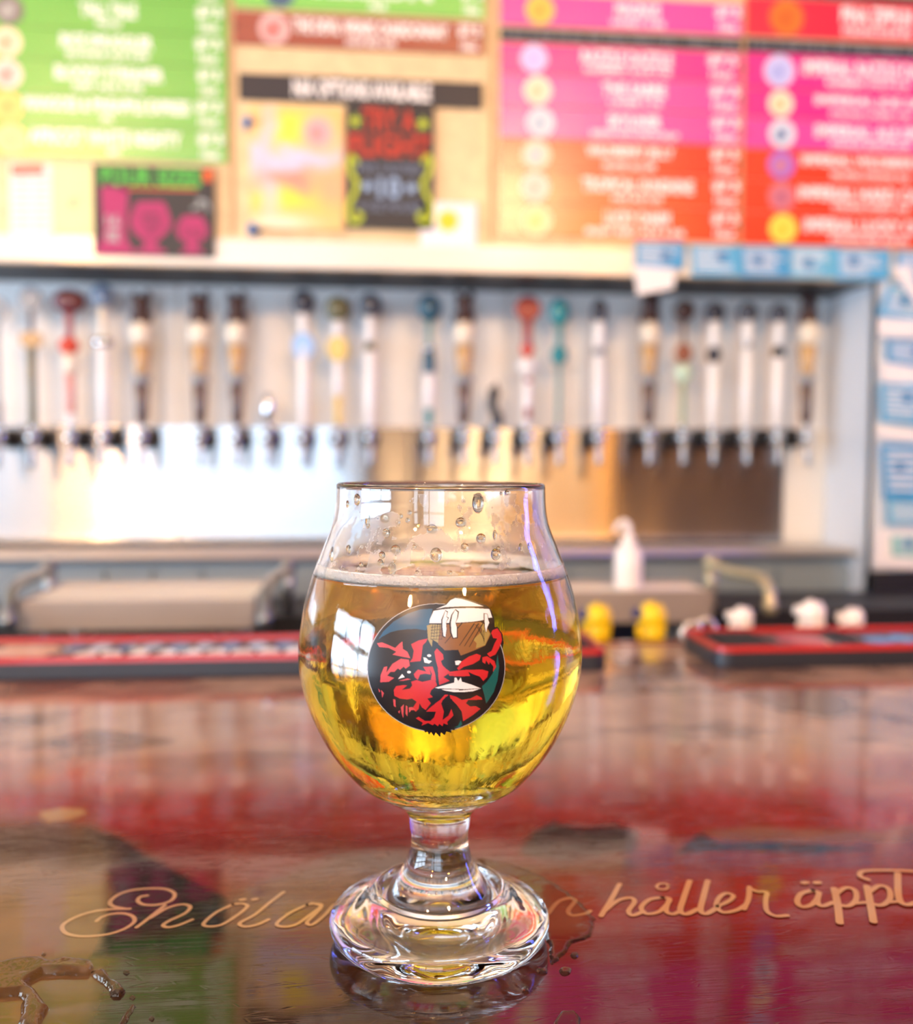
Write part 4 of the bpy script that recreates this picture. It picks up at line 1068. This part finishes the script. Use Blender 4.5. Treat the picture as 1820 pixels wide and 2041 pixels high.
# inner profile
inner_up = []
for y, r in prof_px[::-1]:
    z = zpx(y)
    if z > .058: inner_up.append((r * PXM * .992 - (wall + max(0, (.075 - z)) * .05), z))
ro = upper[-1][0]
rimc = [(ro, zr - .0012), (ro - .0001, zr - .0005), (ro - .0006, zr), (ro - wall + .0004, zr - .0002), (ro - wall, zr - .0010)]
inner = cr2(inner_up + [(.0250, .0550), (.0190, .0520), (.0100, .0503), (.0, .0498)], 5)
profile = outer + rimc + inner
def glassmat(name, ior, col=(255, 255, 255), rough=0.0):
    m = bpy.data.materials.new(name); m.use_nodes = True; nt = m.node_tree; nt.nodes.clear()
    g = nt.nodes.new('ShaderNodeBsdfGlass'); g.inputs['IOR'].default_value = ior; g.inputs['Color'].default_value = lin(col); g.inputs['Roughness'].default_value = rough
    o = nt.nodes.new('ShaderNodeOutputMaterial'); nt.links.new(g.outputs[0], o.inputs[0])
    return m, nt, g, o
M_glass, ntg, gg, og = glassmat('clear_glass', 1.50, (254, 254, 254))
# faint moulding ripples
tc = ntg.nodes.new('ShaderNodeTexCoord'); nn = ntg.nodes.new('ShaderNodeTexNoise'); nn.inputs['Scale'].default_value = 70; nn.inputs['Detail'].default_value = 2
bp = ntg.nodes.new('ShaderNodeBump'); bp.inputs['Strength'].default_value = .25; bp.inputs['Distance'].default_value = .0004
ntg.links.new(tc.outputs['Object'], nn.inputs['Vector']); ntg.links.new(nn.outputs['Fac'], bp.inputs['Height']); ntg.links.new(bp.outputs[0], gg.inputs['Normal'])
glass = empty('beer_glass', tuple(GC), 'stemmed tulip beer glass with round red and black logo, in front on the bar', 'beer glass')
b = MB(); b.lathe(profile, 128, tuple(GC), cap=False); o = b.build('glass_body', M_glass, glass, fix=True)
import bmesh
def weld(o, d=1e-6):
    bm = bmesh.new(); bm.from_mesh(o.data); bmesh.ops.remove_doubles(bm, verts=bm.verts, dist=d); bmesh.ops.recalc_face_normals(bm, faces=bm.faces); bm.to_mesh(o.data); bm.free(); o.data.shade_smooth()
weld(o)

# radius of the outer wall by height, for everything that sits on it
oz = np.array([p[1] for p in outer if p[1] > .045]); orr = np.array([p[0] for p in outer if p[1] > .045])
def r_out(z): return np.interp(z, oz, orr)
iz = np.array([p[1] for p in inner][::-1]); irr = np.array([p[0] for p in inner][::-1])
def r_in(z): return np.interp(z, iz, irr)

# ---------------------------------------------------------------- beer and foam
Z_B = .1192
M_beer, ntb, gb, ob_ = glassmat('golden_beer', 1.335)
va = ntb.nodes.new('ShaderNodeVolumeAbsorption'); va.inputs['Density'].default_value = 46; va.inputs['Color'].default_value = (.995, .918, .04, 1)
ntb.links.new(va.outputs[0], ob_.inputs['Volume'])
tb = ntb.nodes.new('ShaderNodeTexCoord'); mpb = ntb.nodes.new('ShaderNodeMapping'); mpb.inputs['Scale'].default_value = (1, 1, .45)
nb = ntb.nodes.new('ShaderNodeTexNoise'); nb.inputs['Scale'].default_value = 110; nb.inputs['Detail'].default_value = 4; nb.inputs['Distortion'].default_value = 1.0
bb = ntb.nodes.new('ShaderNodeBump'); bb.inputs['Strength'].default_value = .35; bb.inputs['Distance'].default_value = .0006
ntb.links.new(tb.outputs['Object'], mpb.inputs[0]); ntb.links.new(mpb.outputs[0], nb.inputs['Vector']); ntb.links.new(nb.outputs['Fac'], bb.inputs['Height']); ntb.links.new(bb.outputs[0], gb.inputs['Normal'])
bp_ = [(0.0, .0497)]
for z in np.concatenate([[.0500, .0506, .0515], np.linspace(.053, Z_B - .001, 46)]):
    bp_.append((float(r_in(z)) + .00015, float(z)))
bp_ += [(float(r_in(Z_B)) + .00015, Z_B + .0004), (float(r_in(Z_B)) - .0012, Z_B - .0001), (float(r_in(Z_B)) * .8, Z_B - .0003), (0.0, Z_B - .0003)]
beer = empty('beer', (GC[0], GC[1], .0497), 'golden clear beer filling the tulip glass to just below its shoulder', 'beer')
b = MB(); b.lathe(bp_, 96, (GC[0], GC[1], 0), cap=False); o = b.build('liquid', M_beer, beer); weld(o)

# foam: ring hugging the glass with a lobed inner edge
M_foam = mat('beer_foam', (246, 240, 234), .7, bump=.5, bscale=900)
M_foam.node_tree.nodes['Principled BSDF'].inputs['Subsurface Weight'].default_value = .3
M_foam.node_tree.nodes['Principled BSDF'].inputs['Subsurface Radius'].default_value = (.003, .003, .003)
seg = 220; vs = []; fs = []; rings = 9
rin = float(r_in(Z_B)) + .0001
for k in range(seg):
    t = 2 * math.pi * k / seg
    wdt = .0036 + .0065 * float(fbm(np.array([4 + 2.2 * math.cos(t)]), np.array([7 + 2.2 * math.sin(t)]), 4)[0]) ** 1.3 + .0012 * float(vnoise(np.array([k * .35]), np.array([3.3]))[0])
    for j in range(rings):
        u = j / (rings - 1)
        if u <= .5: rr_ = rin - wdt * (u * 2); zz = Z_B + .0030 * (1 - (u * 2) ** 3) + .0003 * float(vnoise(np.array([k * .8]), np.array([j * 1.7]))[0])
        else: rr_ = rin - wdt * (1 - (u - .5) * 2); zz = Z_B - .0002
        vs.append((GC[0] + rr_ * math.cos(t), GC[1] + rr_ * math.sin(t), zz))
for k in range(seg):
    k2 = (k + 1) % seg
    for j in range(rings):
        j2 = (j + 1) % rings
        fs.append((k * rings + j, k2 * rings + j, k2 * rings + j2, k * rings + j2))
b = MB(); b.add(vs, fs, True); o = b.build('foam_ring', M_foam, beer, fix=True)
# foam islands on the surface
b = MB(); rnd = random.Random(11)
for k in range(26):
    a = rnd.uniform(0, 2 * math.pi); q_ = rin * rnd.uniform(.45, .88); s_ = rnd.uniform(.0012, .0035)
    b.ball((GC[0] + q_ * math.cos(a), GC[1] + q_ * math.sin(a), Z_B), s_ * rnd.uniform(.8, 1.8), s_, .0007, 12, 6)
o = b.build('foam_islands', M_foam, beer); o['kind'] = 'stuff'

# lacing left on the inner wall above the beer: thin film with irregular outline
def lacing():
    nt_, nz = 700, 150
    th = np.linspace(0, 2 * math.pi, nt_, endpoint=False); zz = np.linspace(.1222, .1452, nz)
    T, Z = np.meshgrid(th, zz, indexing='ij'); t, z = T.ravel(), Z.ravel()
    u = t * .038 / .004; w = z / .0045
    n = .6 * vnoise(u * .8 + 3, w * .75) + .4 * vnoise(u * 2.0 + 11, w * 1.6) + .12 * vnoise(u * 6, w * 5)
    hgt = (z - .1222) / .023
    # wrap noise softly
    n = n - .20 * hgt ** 2 - .05
    # heavier lacing toward the right of the glass, as a curtain
    f = n - .56
    rr_ = r_in(z) - .00012
    P = np.stack([GC[0] + rr_ * np.cos(t), GC[1] + rr_ * np.sin(t), z], 1)
    idx = np.arange(nt_ * nz).reshape(nt_, nz)
    a_ = idx[:, :-1]; b_ = np.roll(idx, -1, 0)[:, :-1]; c_ = np.roll(idx, -1, 0)[:, 1:]; d__ = idx[:, 1:]
    Q = np.stack([a_, b_, c_, d__], -1).reshape(-1, 4)
    keep = (f[Q] > -.012).any(1)
    keep &= (np.abs(np.arange(nt_).repeat(nz - 1) - (nt_ - 1)) > 0)
    Q = Q[keep]; used, inv = np.unique(Q, return_inverse=True); Q = inv.reshape(-1, 4)
    P = P[used]; f = f[used]
    op = np.clip((f + .012) / .014, 0, 1) * (.45 + .5 * np.exp(-(f / .014) ** 2))  # more opaque along the outline, standing in for rim highlights
    me = bpy.data.meshes.new('lacing'); me.from_pydata(P.tolist(), [], Q.tolist())
    a = me.attributes.new('film', 'FLOAT', 'POINT'); a.data.foreach_set('value', op)
    m = bpy.data.materials.new('beer_film'); m.use_nodes = True; nt = m.node_tree; bs = nt.nodes['Principled BSDF']
    bs.inputs['Base Color'].default_value = lin((214, 208, 206)); bs.inputs['Roughness'].default_value = .25
    at = nt.nodes.new('ShaderNodeAttribute'); at.attribute_name = 'film'
    mm = nt.nodes.new('ShaderNodeMath'); mm.operation = 'MULTIPLY'; mm.inputs[1].default_value = 1.0
    nt.links.new(at.outputs['Fac'], mm.inputs[0]); nt.links.new(mm.outputs[0], bs.inputs['Alpha'])
    me.materials.append(m); me.shade_smooth()
    o = bpy.data.objects.new('lacing', me); COL.objects.link(o); o.parent = beer; L = parent_world(beer); o.location = tuple(-L)
    o['kind'] = 'stuff'
lacing()
# drops clinging to the inside of the glass
M_drop, *_ = glassmat('beer_drop', 1.33, (250, 248, 240))
b = MB(); b.ball((0, 0, 0), 1, 1, 1, 18, 10); proto = b.build('droplet', M_drop)
proto_mesh = proto.data; bpy.data.objects.remove(proto)
tocam = math.atan2(-GC[1], -GC[0])
def drop_at(px, py, r, el=1.0):
    # inner front wall: intersect the view ray with the inner surface by marching
    d = ray(px, py); d = d / np.linalg.norm(d)
    ts = np.linspace(.2, .40, 4001); P = CAM + ts[:, None] * d
    rad = np.hypot(P[:, 0] - GC[0], P[:, 1] - GC[1]); ins = rad < r_in(P[:, 2]) - .0001
    if not ins.any(): return
    p = P[ins.argmax()]
    o = bpy.data.objects.new('droplet', proto_mesh); COL.objects.link(o); o.parent = beer; L = parent_world(beer)
    a = math.atan2(p[1] - GC[1], p[0] - GC[0])
    o.location = tuple(p - L); o.rotation_euler = (0, 0, a); o.scale = (r * .35, r, r * el)
Cc = lambda x, y: (640 + x / 3.64, 930 + y / 3.64)
for x, y, r, el in ((275, 240, 34, 1.2), (208, 272, 22, 1.2), (348, 400, 22, 2.2), (478, 486, 30, 1.1), (545, 610, 34, 1.1), (210, 605, 26, 1.2), (806, 460, 34, 1.1), (1013, 408, 36, 1),
                    (1135, 265, 40, 1.7), (1157, 524, 34, 1), (1263, 640, 36, 1.1), (835, 645, 38, 1.3), (1040, 590, 26, 1.2), (562, 405, 20, 1), (582, 360, 18, 1), (645, 335, 16, 1),
                    (632, 390, 16, 1.2), (448, 645, 24, 1), (300, 715, 18, 1), (435, 708, 22, 1.5), (520, 745, 28, 1.5), (270, 765, 14, 1), (700, 770, 14, 1), (932, 772, 16, 1),
                    (1340, 190, 20, 1), (1298, 195, 12, 1), (1255, 500, 16, 2.2), (1022, 757, 12, 1), (1280, 600, 16, 1), (172, 745, 10, 1), (130, 690, 9, 1), (678, 585, 14, 1), (470, 380, 36, .9), (1500, 580, 18, 1.3), (1440, 590, 18, 1.6), (90, 640, 30, 1.8)):
    px, py = Cc(x, y); drop_at(px, py, r / 3.64 * .275 / F * 1.15, el)

# ---------------------------------------------------------------- printed logo on the outside of the bowl
def logo():
    ss = 1.0
    x_ = np.arange(728, 1012, ss); y_ = np.arange(1186, 1474, ss)
    XX, YY = np.meshgrid(x_, y_); n = XX.size
    sub = 2
    acc = np.zeros((n, 3)); cov = np.zeros(n)
    K = 1820 / 340.0
    red = lins((172, 30, 38)); pinkr = lins((176, 64, 74)); blk = lins((14, 12, 20)); wht = lins((206, 206, 214)); blue = lins((20, 72, 104)); teal = lins((16, 82, 84)); brn = lins((120, 80, 44)); olv = lins((140, 122, 70))
    E = lambda cx_, cy_, rx, ry, m=24: [(cx_ + rx * math.cos(2 * math.pi * k / m), cy_ + ry * math.sin(2 * math.pi * k / m)) for k in range(m)]
    def line(a, b_, w):
        a = np.array(a, float); b_ = np.array(b_, float); t = b_ - a; t /= np.linalg.norm(t); u = np.array([-t[1], t[0]]) * w / 2
        return [tuple(a + u), tuple(b_ + u * .5), tuple(b_ - u * .5), tuple(a - u)]
    spikes = [(730, 1490), (775, 1520), (790, 1555), (815, 1540), (832, 1578), (852, 1545), (885, 1592), (902, 1550), (950, 1602), (958, 1550), (1000, 1582), (1012, 1540), (1072, 1556), (1062, 1518), (1108, 1530), (1100, 1480), (900, 1440)]
    gl = [(870, 240), (1010, 180), (1060, 130), (1110, 106), (1180, 113), (1300, 148), (1440, 193), (1500, 250), (1525, 330), (1535, 430), (1500, 540), (1430, 650), (1350, 700), (1200, 745), (1000, 695), (880, 650), (810, 570), (792, 430), (830, 330)]
    L = [(E(906, 860, 740, 688, 64), wht * .55), (E(907, 860, 731, 680, 64), blk), (spikes, blk), (gl, blk),
     ([(868, 232), (838, 385), (800, 462), (700, 447), (600, 450), (500, 462), (420, 482), (330, 530), (290, 560), (340, 478), (450, 370), (600, 285), (740, 238)], blue),
     ([(1562, 720), (1580, 850), (1560, 1000), (1522, 1120), (1440, 1245), (1420, 1150), (1395, 1060), (1450, 1010), (1505, 930), (1545, 840)], teal),
     ([(1090, 1500), (1140, 1480), (1170, 1420), (1185, 1462), (1150, 1500)], teal),
     ([(905, 235), (1015, 190), (1060, 140), (1110, 118), (1180, 128), (1300, 165), (1410, 205), (1200, 205), (1000, 215)], wht),
     ([(880, 255), (860, 300), (840, 345), (835, 385), (960, 386), (1150, 380), (1300, 370), (1400, 355), (1460, 330), (1505, 325), (1475, 235), (1300, 225), (1100, 228), (960, 240)], wht),
     ([(808, 410), (855, 398), (960, 402), (960, 520), (930, 600), (868, 560), (862, 640), (820, 560)], olv),
     ([(960, 402), (1150, 390), (1380, 372), (1430, 400), (1492, 500), (1430, 625), (1300, 682), (1170, 732), (1142, 670), (1000, 676), (930, 612), (930, 560)], brn),
     ([(1380, 380), (1420, 400), (1480, 500), (1430, 620), (1330, 655), (1340, 600), (1300, 560), (1400, 470)], olv)]
    for k in range(7):
        L.append((line((1180 + k * 45, 388), (1000 + k * 52, 600 + 8 * k), 12), blk)) if k in (0, 3, 4, 5) else None
    for k in range(5): L.append((line((870 + k * 26, 402), (850 + k * 30, 560), 6), blk)); L.append((line((850, 430 + k * 32), (965, 418 + k * 34), 6), blk))
    for k in range(4): L.append((line((1330 + 28 * k, 400 + 20 * k), (1420, 560 + 15 * k), 7), blk))
    for d in ([(1005, 255), (1025, 270), (1015, 320), (1032, 330), (1012, 380), (1017, 450), (1006, 532), (985, 522), (975, 430), (975, 350)],
              [(1110, 245), (1137, 270), (1130, 330), (1112, 380), (1127, 430), (1127, 535), (1090, 542), (1070, 480), (1064, 380), (1080, 300)],
              [(1423, 285), (1452, 290), (1462, 350), (1474, 380), (1452, 430), (1440, 485), (1428, 430), (1424, 360)]):
        cx_ = sum(p[0] for p in d) / len(d); cy_ = sum(p[1] for p in d) / len(d)
        L.append(([(cx_ + (p[0] - cx_) * 1.45, cy_ + (p[1] - cy_) * 1.07) for p in d], blk)); L.append((d, wht))
    L += [(p, red) for p in (
     [(1510, 460), (1560, 440), (1600, 500), (1610, 570), (1580, 650), (1540, 720), (1480, 747), (1450, 712), (1500, 680), (1532, 600), (1560, 550), (1515, 545), (1495, 490)],
     [(640, 610), (720, 570), (815, 550), (800, 585), (765, 620), (755, 700), (742, 790), (690, 795), (625, 802), (655, 760), (668, 680), (650, 640)],
     [(640, 1010), (700, 992), (760, 1012), (850, 992), (900, 1000), (917, 1050), (855, 1100), (840, 1140), (872, 1175), (812, 1190), (852, 1240), (795, 1312), (755, 1285), (730, 1240), (720, 1300), (690, 1330), (650, 1300), (700, 1225), (650, 1190), (600, 1200), (520, 1190), (460, 1160), (455, 1100), (480, 1058), (560, 1045), (600, 1050), (540, 1098), (625, 1085), (652, 1050)],
     [(668, 930), (712, 880), (800, 902), (768, 852), (870, 848), (897, 930), (905, 1000), (850, 990), (862, 930), (835, 870), (850, 935), (790, 925), (735, 935), (712, 990), (680, 965)],
     [(888, 690), (915, 655), (980, 720), (987, 770), (958, 790), (972, 830), (1010, 870), (1052, 900), (1030, 930), (985, 960), (1052, 1000), (1000, 1022), (940, 1045), (930, 960), (925, 860), (905, 790)],
     [(1170, 800), (1260, 740), (1340, 713), (1385, 730), (1370, 780), (1300, 822), (1200, 852), (1150, 888), (1130, 868), (1160, 830)],
     [(1050, 905), (1200, 885), (1400, 880), (1465, 900), (1452, 960), (1410, 1002), (1372, 955), (1300, 930), (1250, 905), (1270, 950), (1200, 952), (1100, 952), (1040, 935)],
     [(1400, 750), (1450, 738), (1530, 790), (1547, 850), (1512, 905), (1518, 850), (1480, 800), (1470, 830), (1440, 780), (1430, 820), (1400, 800)],
     [(1050, 1150), (1120, 1170), (1180, 1205), (1270, 1190), (1340, 1155), (1392, 1180), (1400, 1202), (1250, 1205), (1225, 1240), (1270, 1275), (1330, 1270), (1380, 1300), (1300, 1365), (1195, 1432), (1180, 1330), (1130, 1260), (1060, 1190)],
     [(840, 1290), (900, 1240), (950, 1205), (1000, 1148), (1040, 1150), (970, 1215), (975, 1290), (1000, 1330), (975, 1420), (1040, 1370), (1070, 1300), (1092, 1370), (1025, 1440), (1030, 1470), (985, 1455), (975, 1485), (940, 1460), (925, 1485), (890, 1458), (870, 1475), (820, 1450), (750, 1480), (765, 1448), (690, 1402), (720, 1385), (790, 1430), (845, 1430), (885, 1390), (905, 1330), (800, 1330)],
     [(1030, 912), (1075, 902), (1105, 918), (1095, 945), (1050, 948)])]
    L += [(p, pinkr) for p in (
     [(275, 600), (330, 590), (380, 610), (470, 650), (520, 600), (547, 580), (552, 660), (600, 690), (632, 760), (560, 747), (440, 722), (482, 690), (400, 650), (300, 640)],
     [(310, 1017), (315, 940), (350, 855), (387, 845), (375, 915), (440, 820), (530, 765), (615, 775), (627, 840), (580, 872), (560, 850), (520, 885), (500, 868), (460, 905), (420, 905), (385, 945), (460, 970), (400, 1012)],
     [(448, 1200), (472, 1200), (476, 1282), (455, 1270)], [(530, 1285), (562, 1250), (555, 1400), (540, 1350)], [(585, 1262), (603, 1280), (600, 1382), (580, 1350)],
     [(288, 1078), (310, 1110), (300, 1125)], [(320, 1098), (350, 1130), (332, 1185)], [(500, 1330), (522, 1315), (515, 1350)], [(510, 1000), (600, 975), (640, 985), (560, 1000)], [(615, 1285), (650, 1280), (690, 1310), (640, 1315), (620, 1340)])]
    L += [(line((1040, 925), (1095, 925), 5), blk), ([(860, 1250), (930, 1130), (1000, 1110), (950, 1190), (880, 1260)], blk), ([(1010, 1170), (1080, 1200), (1040, 1300), (1000, 1400), (975, 1420), (990, 1330), (960, 1240)], blk),
          ([(1095, 1130), (1240, 1170), (1330, 1140), (1250, 1195), (1160, 1185)], blk)]
    L += [(p, wht) for p in (
     [(770, 750), (800, 755), (822, 780), (862, 790), (832, 816), (782, 806)], E(832, 732, 22, 14), [(1108, 790), (1150, 783), (1178, 793), (1145, 832), (1115, 832)], [(500, 982), (545, 928), (572, 962), (540, 970)], E(617, 908, 20, 14),
     [(895, 1075), (1020, 1040), (1100, 1020), (1104, 968), (1122, 965), (1142, 1005), (1170, 965), (1182, 1010), (1280, 1040), (1385, 1082), (1300, 1112), (1200, 1122), (1100, 1122), (1000, 1105), (950, 1088)])]
    L += [(line((940, 1086), (1200, 1092), 10), blk), (line((1150, 1100), (1375, 1082), 10), blk)]
    shape = [E(906, 860, 740, 688, 64), spikes, gl, [(1510, 440), (1560, 425), (1615, 500), (1628, 600), (1600, 720), (1500, 760), (1450, 700)]]
    for sy in range(sub):
        for sx in range(sub):
            qx = ((XX.ravel() + (sx + .5) / sub - .5) - 700) * K; qy = ((YY.ravel() + (sy + .5) / sub - .5) - 1170) * K
            c = np.tile(blk, (n, 1)); m_in = np.zeros(n, bool)
            for s_ in shape: m_in |= inpoly(qx, qy, s_)
            for poly, colr in L:
                c[inpoly(qx, qy, poly)] = colr
            acc += c; cov += m_in
    acc /= sub * sub; cov /= sub * sub
    # march the view rays to the outer wall
    D = fw[None] * F + rt[None] * (XX.ravel() - CX)[:, None] + up[None] * (CY - YY.ravel())[:, None]
    D /= np.linalg.norm(D, axis=1)[:, None]
    lo = np.full(n, .18); hi = np.full(n, .312)
    def inside(t):
        P = CAM + t[:, None] * D
        return np.hypot(P[:, 0] - GC[0], P[:, 1] - GC[1]) < r_out(P[:, 2]) + .00012
    ts = np.linspace(.20, .31, 60); found = np.zeros(n, bool)
    for k in range(len(ts) - 1):
        tt = np.full(n, ts[k + 1]); ins = inside(tt) & ~found
        lo[ins] = ts[k]; hi[ins] = ts[k + 1]; found |= ins
    for _ in range(24):
        md = (lo + hi) / 2; ii = inside(md); hi = np.where(ii, md, hi); lo = np.where(ii, lo, md)
    P = CAM + hi[:, None] * D
    ny, nx = XX.shape; i = np.arange(ny - 1)[:, None] * nx + np.arange(nx - 1)[None, :]
    Q = np.stack([i, i + nx, i + nx + 1, i + 1], -1).reshape(-1, 4)
    keep = (cov[Q].mean(1) > .5) & found[Q].all(1); Q = Q[keep]
    used, inv = np.unique(Q, return_inverse=True); Q = inv.reshape(-1, 4)
    me = bpy.data.meshes.new('printed_logo'); me.from_pydata(P[used].tolist(), [], Q.tolist())
    a = me.attributes.new('print', 'FLOAT_COLOR', 'POINT'); a.data.foreach_set('color', np.concatenate([acc[used], np.ones((len(used), 1))], 1).ravel())
    me.materials.append(attr_mat('enamel_print', .32)); me.shade_smooth()
    o = bpy.data.objects.new('printed_logo', me); COL.objects.link(o); o.parent = glass; o.location = tuple(-GC)
    o['label'] = 'round red, black and blue enamel logo of a bearded face lifting a foaming glass'
logo()

# ================================================================= SPILLED LIQUID ON THE BAR
M_water, ntw, gw, _o = glassmat('spilled_beer', 1.33, (252, 248, 238))
def puddle(polys_px, hmax, edge, res, label, wob=.0006, name='puddle'):
    polys = [[tuple(onZ(p[0], p[1], 0)[:2]) for p in P] for P in polys_px]
    allp = np.array([p for P in polys for p in P]); x0, y0 = allp.min(0) - .002; x1, y1 = allp.max(0) + .002
    xs2 = np.arange(x0, x1, res); ys2 = np.arange(y0, y1, res); XX, YY = np.meshgrid(xs2, ys2); x, y = XX.ravel(), YY.ravel()
    wx_ = x + (fbm(x / .004, y / .004) - .5) * wob * 2; wy_ = y + (fbm(x / .004 + 40, y / .004 + 9) - .5) * wob * 2
    d = np.full(x.shape, -1.0)
    for P in polys: d = np.maximum(d, polydist(wx_, wy_, P))
    s = np.clip(d / edge, 0, 1); h = hmax * np.sqrt(np.clip(1 - (1 - s) ** 2, 0, 1)) * (1 + .25 * (fbm(x / .008, y / .008) - .5))
    z = np.where(d > 0, .0001 + h, .00008)
    ny, nx = XX.shape; i = np.arange(ny - 1)[:, None] * nx + np.arange(nx - 1)[None, :]
    Q = np.stack([i, i + 1, i + nx + 1, i + nx], -1).reshape(-1, 4)
    keep = (d[Q] > 0).any(1); Q = Q[keep]; used, inv = np.unique(Q, return_inverse=True); Q = inv.reshape(-1, 4)
    V = np.stack([x, y, z], 1)[used]
    me = bpy.data.meshes.new(name); me.from_pydata(V.tolist(), [], Q.tolist()); me.materials.append(M_water); me.shade_smooth()
    o = bpy.data.objects.new(name, me); COL.objects.link(o)
    c = V.mean(0); c[2] = 0; rootify(o, c)
    tag(o, label, 'spill', 'drops and puddles of spilled beer on the bar')
    return o
puddle([A([(-60, 822), (0, 812), (120, 785), (230, 780), (300, 802), (370, 776), (520, 800), (527, 830), (512, 866), (380, 866), (240, 868), (185, 898), (150, 925), (200, 960), (240, 1010), (276, 1060), (242, 1110), (232, 1200), (110, 1200), (122, 1090), (130, 1010), (100, 985), (0, 992), (-60, 990)])],
       .0021, .0022, .00032, 'large raised puddle of clear liquid at the lower left corner')
puddle([A([(515, 862), (590, 848), (640, 905), (690, 930), (706, 962), (682, 985), (630, 990), (622, 950), (580, 905), (530, 872)])], .0017, .0014, .0003, 'narrow hooked drip at the right end of the large puddle')
puddle([A([(742, 1036), (762, 1044), (735, 1100), (700, 1160), (650, 1200), (640, 1190), (690, 1120), (710, 1080)])], .0009, .0010, .0003, 'thin slanting streak of liquid right of the large puddle')
def dot(px, py, w, hh, label):
    P = [(px + w * math.cos(2 * math.pi * k / 12) * random.uniform(.8, 1.15), py + hh * math.sin(2 * math.pi * k / 12) * random.uniform(.8, 1.15)) for k in range(12)]
    puddle([P], .0007, .0009, .00022, label, .0002, 'liquid_drop')
for x, y, w, hh, lab in ((715 / 2.844, 1640 + 850 / 2.844, 6, 3.5, 'small drop above the hooked drip'), (752 / 2.844, 1640 + 993 / 2.844, 5, 3, 'small drop beside the tip of the hooked drip'),
                         (860 / 2.844, 1640 + 1112 / 2.844, 5, 3, 'tiny drop right of the slanting streak'), (247 / 2.844, 1640 + 746 / 2.844, 4, 2.5, 'tiny drop above the large puddle'),
                         (1080, 1937, 11, 6, 'drop touching the right of the glass foot'), (1126, 1937, 13, 8, 'rounded drop a little right of the glass foot'), (1145, 1905, 8, 5, 'drop farthest right of the glass foot'),
                         (1047, 1975, 8, 6, 'dark drop in front of the glass foot on its right'), (1132, 2040, 26, 24, 'bubbly patch at the bottom edge right of the foot')):
    dot(x, y, w, hh, lab)
puddle([[(952, 1712), (1010, 1722), (1060, 1738), (1110, 1766), (1150, 1795), (1185, 1830), (1176, 1868), (1140, 1880), (1120, 1905), (1100, 1925), (1094, 1880), (1080, 1820), (1040, 1775), (980, 1745)]],
       .0005, .0012, .00045, 'shallow wet film spreading from behind the glass foot to its right', .0012)
